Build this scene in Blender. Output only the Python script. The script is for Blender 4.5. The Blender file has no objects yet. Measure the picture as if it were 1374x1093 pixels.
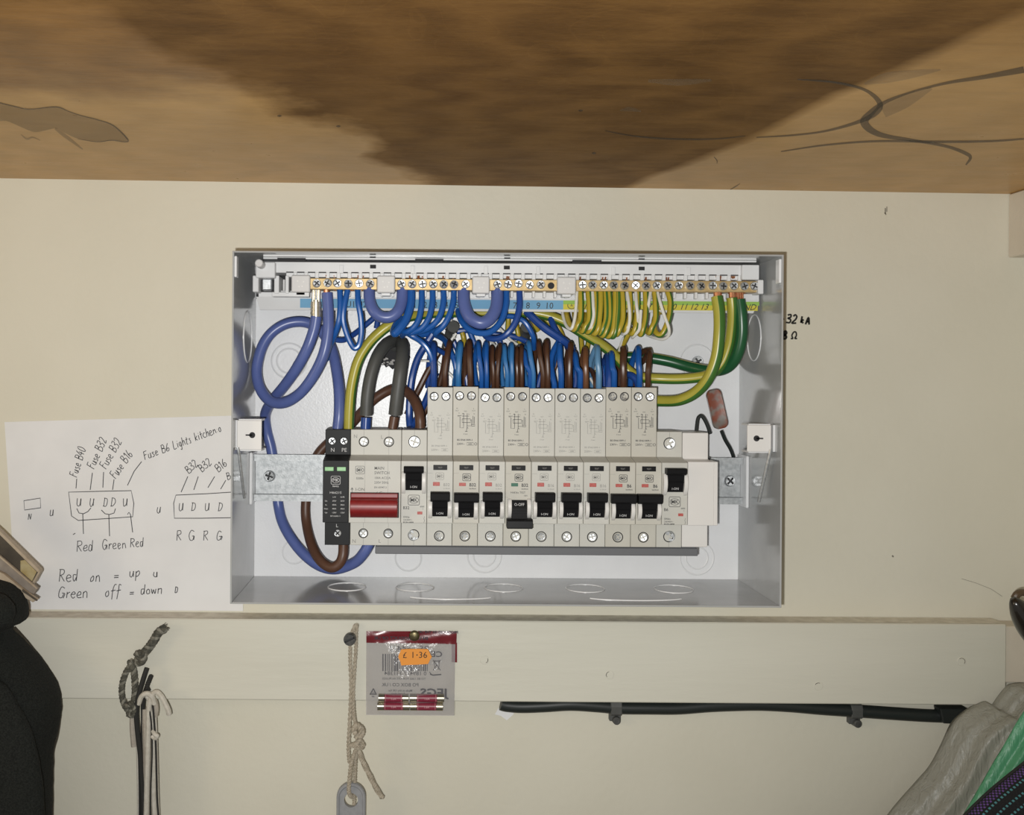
import bpy, bmesh, math, random
from mathutils import Vector, Matrix
random.seed(7)
C = bpy.context.scene.collection
R = math.radians
# ---------------------------------------------------------------- camera, world, lights, exposure
F, CX, CY, CD, ROLL = 1328.0, 568.0, 508.0, 767.0, R(0.4)    # focal length (px), principal point, distance to wall (mm), roll
cam_d = bpy.data.cameras.new('camera')
cam = bpy.data.objects.new('camera', cam_d); C.objects.link(cam)
cam_d.sensor_width = 36; cam_d.lens = F/1374*36
cam_d.shift_x = (687-CX)/1374; cam_d.shift_y = -(546.5-CY)/1374
cam_d.clip_start = 0.01
cam.matrix_world = Matrix.Translation((0, -CD/1000, 0)) @ Matrix.Rotation(R(90), 4, 'X') @ Matrix.Rotation(ROLL, 4, 'Z')
bpy.context.scene.camera = cam
w = bpy.data.worlds.new('world'); bpy.context.scene.world = w
w.use_nodes = True
w.node_tree.nodes['Background'].inputs[0].default_value = (1.0, 0.98, 0.92, 1)
w.node_tree.nodes['Background'].inputs[1].default_value = 0.24
def light(name, kind, energy, color, loc, target=None, **kw):
    d = bpy.data.lights.new(name, kind); d.energy = energy; d.color = color
    for k, v in kw.items(): setattr(d, k, v)
    o = bpy.data.objects.new(name, d); C.objects.link(o); o.location = loc
    if target is not None:
        o.rotation_euler = (Vector(target)-Vector(loc)).to_track_quat('-Z', 'Y').to_euler()
    return o
# the phone's flash beside the lens
light('phone_flash', 'SPOT', 14.2, (1.0, 0.99, 0.965), (-0.017, -0.767, -0.017), (-0.03, 0, 0.13),
      spot_size=R(112), spot_blend=0.7, shadow_soft_size=0.004)
# warm room lamp to the left, behind the camera
light('room_lamp', 'AREA', 1.0, (1.0, 0.80, 0.52), (-0.80, -0.62, 0.0), (-0.36, 0, 0.0), shape='DISK', size=0.3)
vs = bpy.context.scene.view_settings
bpy.context.scene.display_settings.display_device = 'sRGB'
vs.view_transform = 'Standard'; vs.look = 'None'; vs.exposure = 0.0; vs.gamma = 1.0; vs.use_curve_mapping = False

# ---------------------------------------------------------------- coordinates
# working space (x, z, h) in mm: x right, z up, h out of the wall.  World = (x, -h, z) metres.
def unroll(px, py):
    dx, dy = px-CX, py-CY
    c, s = math.cos(ROLL), math.sin(ROLL)
    return dx*c+dy*s, -dx*s+dy*c
def P(px, py, h):                      # point seen at a pixel of the photo, h mm off the wall
    dx, dy = unroll(px, py); d = CD-h
    return (dx/F*d, -dy/F*d, h)
def U(px, py, h):                      # same, pixel already levelled
    d = CD-h
    return ((px-CX)/F*d, -(py-CY)/F*d, h)
def W(p): return Vector((p[0]*.001, -p[2]*.001, p[1]*.001))

# ---------------------------------------------------------------- materials
def new_mat(name):
    m = bpy.data.materials.new(name); m.use_nodes = True
    nt = m.node_tree
    return m, nt, nt.nodes['Principled BSDF']
def mat(name, c, c2=None, scale=60, rough=0.5, metal=0.0, bump=0.0, bscale=None, ior=1.5, detail=4, stretch=None, lo=.35, hi=.65, spec=None, coat=0, alpha=None, sheen=0):
    m, nt, b = new_mat(name)
    b.inputs['Base Color'].default_value = (*c, 1)
    b.inputs['Roughness'].default_value = rough; b.inputs['Metallic'].default_value = metal
    b.inputs['IOR'].default_value = ior
    if spec is not None: b.inputs['Specular IOR Level'].default_value = spec
    if coat: b.inputs['Coat Weight'].default_value = coat; b.inputs['Coat Roughness'].default_value = .08
    if alpha is not None: b.inputs['Alpha'].default_value = alpha
    if sheen: b.inputs['Sheen Weight'].default_value = sheen
    N, L = nt.nodes, nt.links
    if c2 is not None or bump:
        tc = N.new('ShaderNodeTexCoord'); mp = N.new('ShaderNodeMapping')
        L.new(tc.outputs['Object'], mp.inputs['Vector'])
        if stretch: mp.inputs['Scale'].default_value = stretch
    if c2 is not None:
        n = N.new('ShaderNodeTexNoise'); n.inputs['Scale'].default_value = scale; n.inputs['Detail'].default_value = detail
        L.new(mp.outputs[0], n.inputs['Vector'])
        r = N.new('ShaderNodeValToRGB'); r.color_ramp.elements[0].position = lo; r.color_ramp.elements[1].position = hi
        r.color_ramp.elements[0].color = (*c, 1); r.color_ramp.elements[1].color = (*c2, 1)
        L.new(n.outputs['Fac'], r.inputs[0]); L.new(r.outputs[0], b.inputs['Base Color'])
    if bump:
        n2 = N.new('ShaderNodeTexNoise'); n2.inputs['Scale'].default_value = bscale or scale; n2.inputs['Detail'].default_value = detail
        L.new(mp.outputs[0], n2.inputs['Vector'])
        bp = N.new('ShaderNodeBump'); bp.inputs['Strength'].default_value = bump; bp.inputs['Distance'].default_value = .001
        L.new(n2.outputs['Fac'], bp.inputs['Height']); L.new(bp.outputs[0], b.inputs['Normal'])
    return m
M = {}
M['wall'] = mat('cream_wall_paint', (.645,.62,.515), (.675,.65,.545), 9, rough=.55, bump=.25, bscale=160, detail=6)
M['batten'] = mat('cream_gloss_paint', (.63,.615,.525), (.665,.65,.56), 14, rough=.42, bump=.35, bscale=90, stretch=(.25,1,1.6), detail=6)
M['trim'] = mat('pinkish_cream_paint', (.62,.56,.46), (.66,.60,.50), 20, rough=.5, bump=.3, bscale=120)
M['dust'] = mat('dusty_paint_edge', (.60,.56,.47), (.74,.70,.60), 120, rough=.8, bump=.4, bscale=500)
M['paper'] = mat('white_paper', (.73,.735,.74), (.77,.775,.78), 30, rough=.8, bump=.12, bscale=60)
M['ink'] = mat('pencil_ink', (.05,.05,.055), rough=.7)
M['marker'] = mat('black_marker', (.012,.012,.01), rough=.5)
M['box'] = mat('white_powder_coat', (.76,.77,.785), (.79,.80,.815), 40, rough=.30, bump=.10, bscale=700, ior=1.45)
M['box_in_shade'] = mat('shaded_white_gloss_coat', (.37,.38,.38), (.41,.42,.42), 30, rough=.15, bump=.035, bscale=300, ior=1.75)  # same white coat as the back, darkened to carry the side panels' shade
M['ring'] = mat('knockout_paint', (.80,.81,.82), rough=.25)
M['plast'] = mat('breaker_plastic', (.53,.525,.48), (.555,.55,.505), 60, rough=.5, bump=.05, bscale=1500)
M['plast_side'] = mat('breaker_plastic_aged', (.50,.485,.425), (.53,.515,.455), 60, rough=.5)
M['blank'] = mat('blank_white_plastic', (.72,.705,.68), rough=.42)
M['carrier'] = mat('carrier_plastic', (.66,.665,.67), (.69,.695,.70), 50, rough=.4)
M['cap'] = mat('clamp_cap_plastic', (.62,.61,.60), rough=.45)
M['black'] = mat('black_plastic', (.010,.010,.011), rough=.42, spec=.14)
M['spd'] = mat('charcoal_plastic', (.014,.015,.016), rough=.5, spec=.2)
M['recess_shade'] = mat('painted_recess_shade', (.02,.02,.022), rough=.8)  # near-black colour carries the shade inside holes, slots and the channel
M['red'] = mat('red_plastic', (.20,.010,.011), (.235,.013,.013), 300, rough=.38)
M['flag'] = mat('red_flag', (.42,.07,.06), (.5,.12,.1), 900, rough=.5)
M['flaggreen'] = mat('green_flag', (.02,.13,.08), rough=.5)
M['green_win'] = mat('green_window', (.22,.50,.22), (.30,.58,.28), 800, rough=.3)
M['print_dark'] = mat('dark_print', (.05,.05,.05), rough=.6)
M['print_grey'] = mat('grey_print', (.25,.245,.23), rough=.6)
M['print_mid'] = mat('mid_grey_print', (.12,.12,.115), rough=.6)
M['print_white'] = mat('white_print', (.55,.55,.55), rough=.6)
M['steel'] = mat('zinc_steel', (.50,.52,.53), (.66,.68,.70), 500, rough=.36, metal=.8)
M['slot'] = mat('screw_slot_shade', (.06,.062,.065), rough=.5, metal=.6)
M['galv'] = mat('galvanised_steel', (.36,.38,.39), (.50,.52,.53), 350, rough=.5, metal=.5, bump=.1, bscale=900)
M['brass'] = mat('brass', (.44,.31,.14), (.56,.42,.21), 200, rough=.45, metal=.45)
M['copper'] = mat('copper_strands', (.52,.22,.11), (.65,.32,.18), 600, rough=.4, metal=.8)
M['crimp'] = mat('tin_crimp', (.60,.56,.45), (.72,.69,.60), 400, rough=.3, metal=.8)
M['busbar'] = mat('grey_busbar_plastic', (.145,.15,.16), rough=.45, spec=.3)
M['lblue'] = mat('blue_label', (.17,.38,.58), rough=.5)
M['lyel'] = mat('yellow_label', (.62,.55,.07), rough=.5)
M['lgrn'] = mat('green_label', (.30,.50,.10), rough=.5)
M['cfat'] = mat('slate_blue_insulation', (.088,.125,.335), (.10,.14,.36), 80, rough=.33)
M['cblue'] = mat('blue_insulation', (.012,.095,.36), rough=.28)
M['cblue_dark'] = mat('deep_blue_insulation', (.016,.062,.27), rough=.3)
M['cblue_light'] = mat('light_blue_insulation', (.035,.17,.42), rough=.28)
M['cblue_pale'] = mat('pale_blue_insulation', (.12,.27,.45), rough=.35)
M['cbrown'] = mat('brown_insulation', (.075,.032,.016), rough=.35)
M['cbrown_light'] = mat('light_brown_insulation', (.15,.065,.03), rough=.35)
M['cbrownfat'] = mat('matt_brown_insulation', (.10,.047,.028), rough=.42)
M['cyel'] = mat('yellow_insulation', (.42,.315,.03), rough=.32)
M['cyelfat'] = mat('olive_yellow_insulation', (.40,.36,.05), rough=.32)
M['cgrn'] = mat('green_insulation', (.05,.15,.025), rough=.32)
M['cgrnd'] = mat('dark_green_insulation', (.012,.085,.03), rough=.3)
M['cwhite'] = mat('white_insulation', (.70,.69,.64), rough=.4)
M['cgrey'] = mat('grey_sheath', (.068,.070,.066), (.08,.082,.078), 90, rough=.5)
M['cblack'] = mat('black_cable_sheath', (.016,.020,.019), rough=.42)
M['crumb'] = mat('plaster_crumbs', (.30,.29,.27), (.55,.54,.52), 300, rough=.9)
M['tag'] = mat('mottled_brown_tag', (.17,.15,.135), (.19,.045,.018), 170, rough=.3, lo=.42, hi=.58, coat=.4)
M['string'] = mat('hemp_string', (.36,.31,.235), (.46,.41,.325), 500, rough=.9, bump=.6, bscale=900)
M['fob'] = mat('grey_plastic_fob', (.26,.265,.275), (.30,.305,.315), 300, rough=.5)
M['rope'] = mat('dirty_green_rope', (.05,.05,.04), (.12,.115,.09), 400, rough=.95, bump=.8, bscale=1200)
M['rope_light'] = mat('pale_rope_strand', (.14,.135,.11), (.27,.26,.215), 400, rough=.95, bump=.8, bscale=1200)
M['cord_black'] = mat('black_cord', (.018,.018,.016), rough=.8)
M['cord_white'] = mat('offwhite_elastic', (.50,.47,.40), (.58,.55,.48), 300, rough=.75, bump=.3, bscale=900)
M['cord_tan'] = mat('tan_elastic', (.38,.34,.28), (.42,.38,.32), 300, rough=.85, bump=.5, bscale=1200)
M['darkscrew'] = mat('dark_iron_screw', (.09,.09,.088), (.15,.15,.145), 500, rough=.42, metal=.7)
M['pin'] = mat('tarnished_brass_pin', (.13,.105,.055), (.20,.17,.09), 300, rough=.35, metal=.8)
M['header'] = mat('dark_red_card', (.14,.010,.016), (.17,.014,.02), 80, rough=.25, bump=.3, bscale=120)
M['sticker'] = mat('orange_sticker', (.80,.30,.035), rough=.5)
M['fusered'] = mat('maroon_fuse_body', (.20,.018,.04), (.24,.025,.05), 600, rough=.4)
M['fuseprint'] = mat('pink_fuse_print', (.50,.25,.28), rough=.6)
M['nickel'] = mat('nickel_cap', (.36,.33,.26), rough=.3, metal=.9)
M['bagprint'] = mat('black_bag_print', (.018,.018,.028), rough=.6)
M['jacket'] = mat('black_fleece', (.008,.0092,.008), (.018,.0198,.0172), 900, rough=.95, bump=1.0, bscale=1100, spec=.25)
M['jacket_edge'] = mat('brown_fleece_edge', (.030,.024,.015), (.045,.037,.024), 400, rough=.95, bump=.8, bscale=900)
M['frame_brown'] = mat('brown_board', (.060,.048,.033), (.085,.068,.046), 120, rough=.6)
M['frame_pale'] = mat('pale_wood_edge', (.34,.27,.19), (.42,.35,.26), 140, rough=.5)
M['frame_grey'] = mat('greyed_wood_edge', (.20,.17,.14), (.27,.23,.19), 140, rough=.6)
M['frame_yellow'] = mat('yellow_label_patch', (.36,.26,.09), (.48,.40,.22), 120, rough=.5)
M['hook'] = mat('dark_bronze_hook', (.016,.013,.010), rough=.22, coat=.5)
M['hookbrown'] = mat('worn_bronze', (.10,.065,.035), rough=.4)
def film(name, c, alpha, rough=.15, bump=.4, bscale=90, stretch=None, rot=None):
    m, nt, b = new_mat(name)
    N, L = nt.nodes, nt.links
    b.inputs['Base Color'].default_value = (*c, 1); b.inputs['Roughness'].default_value = rough
    b.inputs['Alpha'].default_value = alpha
    tc = N.new('ShaderNodeTexCoord'); n2 = N.new('ShaderNodeTexNoise'); n2.inputs['Scale'].default_value = bscale; n2.inputs['Detail'].default_value = 5
    mp = N.new('ShaderNodeMapping'); L.new(tc.outputs['Object'], mp.inputs[0]); L.new(mp.outputs[0], n2.inputs['Vector'])
    if stretch: mp.inputs['Scale'].default_value = stretch; mp.inputs['Rotation'].default_value = rot; n2.inputs['Distortion'].default_value = .8
    bp = N.new('ShaderNodeBump'); bp.inputs['Strength'].default_value = bump; bp.inputs['Distance'].default_value = .002
    L.new(n2.outputs['Fac'], bp.inputs['Height']); L.new(bp.outputs[0], b.inputs['Normal'])
    return m
M['film'] = film('clear_plastic_film', (.60,.58,.59), .17, rough=.12, bump=1.0, bscale=70)
M['filmback'] = film('milky_plastic_film', (.44,.42,.43), .45, rough=.3)
M['carrierbag'] = film('translucent_carrier_bag', (.36,.355,.305), .88, rough=.36, bump=1.0, bscale=150, stretch=(1.4,1.4,.35), rot=(0,R(40),0))
M['greenbag'] = film('thin_green_plastic', (.10,.36,.19), .97, rough=.36, bump=1.0, bscale=130, stretch=(1.4,1.4,.3), rot=(0,R(35),0))

def wood_material():
    m, nt, b = new_mat('stained_plywood')
    N, L = nt.nodes, nt.links
    def math_(op, a, b_=None, clamp=False):
        n = N.new('ShaderNodeMath'); n.operation = op; n.use_clamp = clamp
        for i, v in enumerate((a, b_)):
            if v is None: continue
            if isinstance(v, (int, float)): n.inputs[i].default_value = v
            else: L.new(v, n.inputs[i])
        return n.outputs[0]
    tc = N.new('ShaderNodeTexCoord'); sp = N.new('ShaderNodeSeparateXYZ'); L.new(tc.outputs['Object'], sp.inputs[0])
    X = sp.outputs[0]; H = math_('MULTIPLY', sp.outputs[1], -1.0)
    def noise(scale, detail=4, stretch=(1,1,1), dist=0.0):
        mp = N.new('ShaderNodeMapping'); mp.inputs['Scale'].default_value = stretch; L.new(tc.outputs['Object'], mp.inputs[0])
        n = N.new('ShaderNodeTexNoise'); n.inputs['Scale'].default_value = scale; n.inputs['Detail'].default_value = detail
        n.inputs['Distortion'].default_value = dist
        L.new(mp.outputs[0], n.inputs['Vector']); return n.outputs['Fac']
    wob = math_('MULTIPLY', math_('SUBTRACT', noise(14, 6), .5), .11)
    xl = math_('ADD', math_('MULTIPLY', H, -.42), .0)                     # left edge of the old water stain
    xr = math_('ADD', math_('MULTIPLY', H, .22), .165)
    ml = math_('DIVIDE', math_('ADD', math_('SUBTRACT', X, xl), wob), .022, True)
    wob2 = math_('MULTIPLY', math_('SUBTRACT', noise(9, 3), .5), .03)
    mr = math_('DIVIDE', math_('ADD', math_('SUBTRACT', xr, X), wob2), .012, True)
    stain = math_('MULTIPLY', ml, mr)
    far = math_('DIVIDE', math_('ADD', math_('SUBTRACT', H, .225), math_('MULTIPLY', wob, 1.2)), .05, True)   # browner away from the wall
    farr = math_('DIVIDE', math_('ADD', math_('SUBTRACT', H, .28), wob), .12, True)
    def ramp(f, *els):
        r = N.new('ShaderNodeValToRGB'); e = r.color_ramp.elements
        e[0].position, e[0].color = els[0][0], (*els[0][1], 1); e[1].position, e[1].color = els[-1][0], (*els[-1][1], 1)
        for p, c in els[1:-1]:
            k = e.new(p); k.color = (*c, 1)
        L.new(f, r.inputs[0]); return r.outputs[0]
    grain = math_('ADD', math_('MULTIPLY', noise(30, 9, (.5, 2.0, 1), 1.5), .62), math_('MULTIPLY', noise(420, 3, (.5, 1.6, 1)), .38))
    fig = N.new('ShaderNodeTexWave'); fig.inputs['Scale'].default_value = 5; fig.inputs['Distortion'].default_value = 9; fig.inputs['Detail'].default_value = 3; fig.inputs['Detail Scale'].default_value = 1.6
    mpf = N.new('ShaderNodeMapping'); mpf.inputs['Scale'].default_value = (1.0, 2.2, 1); L.new(tc.outputs['Object'], mpf.inputs[0]); L.new(mpf.outputs[0], fig.inputs['Vector'])
    g = math_('ADD', math_('MULTIPLY', grain, .8), math_('MULTIPLY', fig.outputs['Fac'], .2))
    clean = ramp(g, (.3, (.45,.255,.078)), (.7, (.56,.325,.108)))
    medium = ramp(g, (.3, (.175,.080,.014)), (.7, (.27,.13,.028)))
    tide = N.new('ShaderNodeTexNoise'); tide.inputs['Scale'].default_value = 10; tide.inputs['Detail'].default_value = 2; tide.inputs['Distortion'].default_value = .6
    L.new(tc.outputs['Object'], tide.inputs['Vector'])
    line = math_('LESS_THAN', math_('ABSOLUTE', math_('SINE', math_('MULTIPLY', tide.outputs['Fac'], 60.0))), .10)
    g2 = math_('ADD', g, math_('MULTIPLY', line, .05))
    dkn = ramp(g2, (.3, (.19,.100,.034)), (.7, (.31,.175,.062)))
    dkf = ramp(g2, (.3, (.105,.052,.016)), (.7, (.19,.098,.030)))
    m3 = N.new('ShaderNodeMix'); m3.data_type = 'RGBA'; L.new(dkn, m3.inputs[6]); L.new(dkf, m3.inputs[7])
    L.new(math_('DIVIDE', math_('ADD', math_('SUBTRACT', H, .06), wob), .24, True), m3.inputs[0]); dark = m3.outputs[2]
    mix = N.new('ShaderNodeMix'); mix.data_type = 'RGBA'
    L.new(stain, mix.inputs[0])
    m0 = N.new('ShaderNodeMix'); m0.data_type = 'RGBA'; L.new(clean, m0.inputs[6]); L.new(medium, m0.inputs[7])
    L.new(math_('MAXIMUM', math_('MULTIPLY', far, math_('LESS_THAN', X, .12)), farr), m0.inputs[0])
    L.new(m0.outputs[2], mix.inputs[6]); L.new(dark, mix.inputs[7])
    L.new(mix.outputs[2], b.inputs['Base Color'])
    rr = math_('ADD', math_('MULTIPLY', stain, .22), math_('ADD', .30, math_('MULTIPLY', math_('SUBTRACT', noise(60, 5), .5), .12)))
    L.new(rr, b.inputs['Roughness'])
    sl = math_('SUBTRACT', .12, math_('MULTIPLY', math_('MAXIMUM', stain, farr), .07)); L.new(sl, b.inputs['Specular IOR Level'])
    bp = N.new('ShaderNodeBump'); bp.inputs['Strength'].default_value = .12; bp.inputs['Distance'].default_value = .001
    L.new(noise(120, 5, (.4, 2, 1)), bp.inputs['Height']); L.new(bp.outputs[0], b.inputs['Normal'])
    return m
M['wood'] = wood_material()
M['scuff'] = film('dark_scuff', (.05,.043,.034), .5, rough=.5, bump=0)
M['scuffpale'] = film('pale_scuff', (.24,.19,.13), .22, rough=.45, bump=0)
M['blot'] = film('dull_glue_blot', (.19,.145,.08), .30, rough=.5, bump=0)

def woven_material():
    m, nt, b = new_mat('dark_woven_cloth')
    N, L = nt.nodes, nt.links
    at = N.new('ShaderNodeUVMap'); mp = N.new('ShaderNodeMapping'); L.new(at.outputs[0], mp.inputs[0]); mp.inputs['Scale'].default_value = (1, 1, 1)
    sp = N.new('ShaderNodeSeparateXYZ'); L.new(mp.outputs[0], sp.inputs[0])
    def math_(op, a, b_=None, clamp=False):
        n = N.new('ShaderNodeMath'); n.operation = op; n.use_clamp = clamp
        for i, v in enumerate((a, b_)):
            if v is None: continue
            if isinstance(v, (int, float)): n.inputs[i].default_value = v
            else: L.new(v, n.inputs[i])
        return n.outputs[0]
    u, v = sp.outputs[0], sp.outputs[1]
    su = math_('SINE', math_('MULTIPLY', u, 2*math.pi/3.9)); sv = math_('SINE', math_('MULTIPLY', v, 2*math.pi/4.4))
    dots = math_('GREATER_THAN', math_('MULTIPLY', su, sv), .12)
    purple = math_('MULTIPLY', dots, math_('LESS_THAN', v, 8.8))
    row = math_('GREATER_THAN', math_('SINE', math_('MULTIPLY', v, 2*math.pi/9.5)), .72)
    gate = math_('MULTIPLY', row, math_('GREATER_THAN', v, 10.5))
    teal = math_('MULTIPLY', gate, math_('GREATER_THAN', su, .0))
    m1 = N.new('ShaderNodeMix'); m1.data_type = 'RGBA'; m1.inputs[6].default_value = (.010,.011,.014,1); m1.inputs[7].default_value = (.16,.08,.34,1); L.new(purple, m1.inputs[0])
    m2 = N.new('ShaderNodeMix'); m2.data_type = 'RGBA'; L.new(m1.outputs[2], m2.inputs[6]); m2.inputs[7].default_value = (.09,.30,.34,1); L.new(teal, m2.inputs[0])
    L.new(m2.outputs[2], b.inputs['Base Color']); b.inputs['Roughness'].default_value = .9
    bp = N.new('ShaderNodeBump'); bp.inputs['Strength'].default_value = .6; bp.inputs['Distance'].default_value = .0006
    L.new(math_('MULTIPLY', su, sv), bp.inputs['Height']); L.new(bp.outputs[0], b.inputs['Normal'])
    return m
M['woven'] = woven_material()

# ---------------------------------------------------------------- mesh builder (mm, x z h)
class MB:
    def __init__(s): s.v = []; s.f = []; s.m = []; s.uv = None
    def add(s, vs_, fs, mi=0):
        o = len(s.v); s.v += [tuple(p) for p in vs_]
        for f in fs: s.f.append([i+o for i in f]); s.m.append(mi)
        return s
    def merge(s, o, mi=None):
        k = len(s.v); s.v += o.v
        for f, m_ in zip(o.f, o.m): s.f.append([i+k for i in f]); s.m.append(m_ if mi is None else mi)
        return s
    def bm(s, b, mi=0):
        b.verts.index_update()
        s.add([tuple(v.co) for v in b.verts], [[v.index for v in f.verts] for f in b.faces], mi); b.free(); return s
    def box(s, x0, x1, z0, z1, h0, h1, bev=0, mi=0, seg=1):
        b = bmesh.new(); bmesh.ops.create_cube(b, size=1)
        for v in b.verts:
            v.co = Vector((x0+(v.co.x+.5)*(x1-x0), z0+(v.co.y+.5)*(z1-z0), h0+(v.co.z+.5)*(h1-h0)))
        if bev: bmesh.ops.bevel(b, geom=list(b.edges), offset=bev, segments=seg, profile=.5, affect='EDGES')
        return s.bm(b, mi)
    def prism_x(s, prof, x0, x1, bev=0, mi=0):          # prof: (z,h) polygon swept along x
        return s._prism([(x0, z, h) for z, h in prof], [(x1, z, h) for z, h in prof], bev, mi)
    def prism_h(s, prof, h0, h1, bev=0, mi=0):          # prof: (x,z) polygon swept along h
        return s._prism([(x, z, h0) for x, z in prof], [(x, z, h1) for x, z in prof], bev, mi)
    def _prism(s, A, B, bev, mi):
        b = bmesh.new(); va = [b.verts.new(p) for p in A]; vb = [b.verts.new(p) for p in B]; n = len(A)
        b.faces.new(va); b.faces.new(vb[::-1])
        for i in range(n): b.faces.new((va[i], vb[i], vb[(i+1) % n], va[(i+1) % n]))
        bmesh.ops.recalc_face_normals(b, faces=list(b.faces))
        if bev: bmesh.ops.bevel(b, geom=[e for e in b.edges if e.calc_face_angle(0) > .3], offset=bev, segments=1, profile=.5, affect='EDGES')
        return s.bm(b, mi)
    def cyl(s, c, r, h0, h1, n=20, mi=0, bev=0, r2=None):         # axis along h
        A = [(c[0]+r*math.cos(2*math.pi*i/n), c[1]+r*math.sin(2*math.pi*i/n), h0) for i in range(n)]
        r2 = r if r2 is None else r2
        B = [(c[0]+r2*math.cos(2*math.pi*i/n), c[1]+r2*math.sin(2*math.pi*i/n), h1) for i in range(n)]
        return s._prism(A, B, bev, mi)
    def ring(s, c, r0, r1, h0, h1, n=36, ez=1.0, mi=0):
        vs_, fs = [], []
        for i in range(n):
            a = 2*math.pi*i/n; ca, sa = math.cos(a), math.sin(a)*ez
            vs_ += [(c[0]+r0*ca, c[1]+r0*sa, h0), (c[0]+(r0+r1)/2*ca, c[1]+(r0+r1)/2*sa, h1), (c[0]+r1*ca, c[1]+r1*sa, h0)]
        for i in range(n):
            a, b_ = 3*i, 3*((i+1) % n)
            fs += [(a, b_, b_+1, a+1), (a+1, b_+1, b_+2, a+2)]
        return s.add(vs_, fs, mi)
    def ribbon(s, pts, width, h, closed=False, mi=0):   # flat stroke in the x-z plane; pts (x,z)
        n = len(pts); L_, R_ = [], []
        for i, p in enumerate(pts):
            a = pts[(i-1) % n] if closed or i else pts[0]; b = pts[(i+1) % n] if closed or i < n-1 else pts[-1]
            dx, dz = b[0]-a[0], b[1]-a[1]; l = math.hypot(dx, dz) or 1
            wd = (width[i] if isinstance(width, (list, tuple)) else width)/2
            L_.append((p[0]-dz/l*wd, p[1]+dx/l*wd, h)); R_.append((p[0]+dz/l*wd, p[1]-dx/l*wd, h))
        fs = [(i, (i+1) % n, n+(i+1) % n, n+i) for i in range(n if closed else n-1)]
        return s.add(L_+R_, fs, mi)
    def tube(s, pts, r, n=10, mi=0, stripe=None, per=6, smooth=True, rend=None, caps=True, twist=0):
        ps = spline(pts, per) if smooth else [Vector(p) for p in pts]
        k = len(ps); T = []
        for i in range(k):
            t = ps[min(i+1, k-1)]-ps[max(i-1, 0)]
            T.append(t.normalized() if t.length > 1e-9 else Vector((0,0,1)))
        nrm = Vector((0,0,1)); nrm = nrm-T[0]*nrm.dot(T[0])
        if nrm.length < .05: nrm = Vector((1,0,0))-T[0]*T[0].x
        nrm.normalize(); o = len(s.v)
        for i in range(k):
            nrm = nrm-T[i]*nrm.dot(T[i])
            if nrm.length < 1e-6: nrm = T[i].orthogonal()
            nrm.normalize(); bi = T[i].cross(nrm)
            rr = r[min(i, len(r)-1)] if isinstance(r, (list, tuple)) else r
            for j in range(n):
                a = 2*math.pi*(j+.5)/n
                s.v.append(tuple(ps[i]+nrm*(rr*math.cos(a))+bi*(rr*math.sin(a))))
        for i in range(k-1):
            for j in range(n):
                s.f.append([o+i*n+j, o+i*n+(j+1) % n, o+(i+1)*n+(j+1) % n, o+(i+1)*n+j])
                if stripe:
                    a = 360*(j+1)/n+twist*i
                    s.m.append(1 if any(abs(((a-c+180) % 360)-180) < wd for c, wd in stripe) else 0)
                else: s.m.append(mi)
        if caps:
            s.f.append([o+j for j in range(n)][::-1]); s.m.append(mi)
            s.f.append([o+(k-1)*n+j for j in range(n)]); s.m.append(mi)
        return s
    def build(s, name, mats, parent=None, origin=None, smooth=False, auto=35):
        org = Vector(origin if origin is not None else (parent['_o'] if parent is not None and '_o' in parent else (0,0,0)))
        me = bpy.data.meshes.new(name)
        me.from_pydata([tuple(W(Vector(p)-org)) for p in s.v], [], s.f)
        ml = mats if isinstance(mats, (list, tuple)) else [mats]
        for m_ in ml: me.materials.append(M[m_] if isinstance(m_, str) else m_)
        me.polygons.foreach_set('material_index', s.m)
        b = bmesh.new(); b.from_mesh(me); bmesh.ops.recalc_face_normals(b, faces=list(b.faces))
        if smooth:
            lim = R(auto)
            for f in b.faces: f.smooth = True
            for e in b.edges:
                if len(e.link_faces) == 2 and e.calc_face_angle(0) > lim: e.smooth = False
        b.to_mesh(me); b.free()
        o = bpy.data.objects.new(name, me); C.objects.link(o)
        if parent is not None:
            o.parent = parent
            if '_o' in parent: o['_o'] = list(parent['_o'] if origin is None else origin)
            if origin is not None and '_o' in parent: o.location = W(Vector(origin)-Vector(parent['_o']))
        elif origin is not None:
            o.location = W(origin); o['_o'] = list(origin)
        return o
def spline(pts, per=6):
    P_ = [Vector(p) for p in pts]; out = []
    if len(P_) == 2: return [P_[0].lerp(P_[1], t/per) for t in range(per+1)]
    for i in range(len(P_)-1):
        p0 = P_[i-1] if i else P_[0]*2-P_[1]; p1, p2 = P_[i], P_[i+1]; p3 = P_[i+2] if i+2 < len(P_) else P_[-1]*2-P_[-2]
        for t in range(per):
            u = t/per
            out.append(.5*((2*p1)+(p2-p0)*u+(2*p0-5*p1+4*p2-p3)*u*u+(3*p1-p0-3*p2+p3)*u**3))
    out.append(P_[-1]); return out
def tag(o, label, cat, group=None, kind=None):
    if label: o['label'] = label
    if cat: o['category'] = cat
    if group: o['group'] = group
    if kind: o['kind'] = kind
    return o
def thing(name, label, cat, at, group=None):
    o = bpy.data.objects.new(name, None); C.objects.link(o); o.empty_display_size = .01
    o.location = W(at); o['_o'] = list(at)
    return tag(o, label, cat, group)
def struct(name, mb, m_, label=None, smooth=False, parent=None):
    o = mb.build(name, m_, parent, smooth=smooth); o['kind'] = 'structure'
    if label: o['label'] = label
    return o
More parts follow.
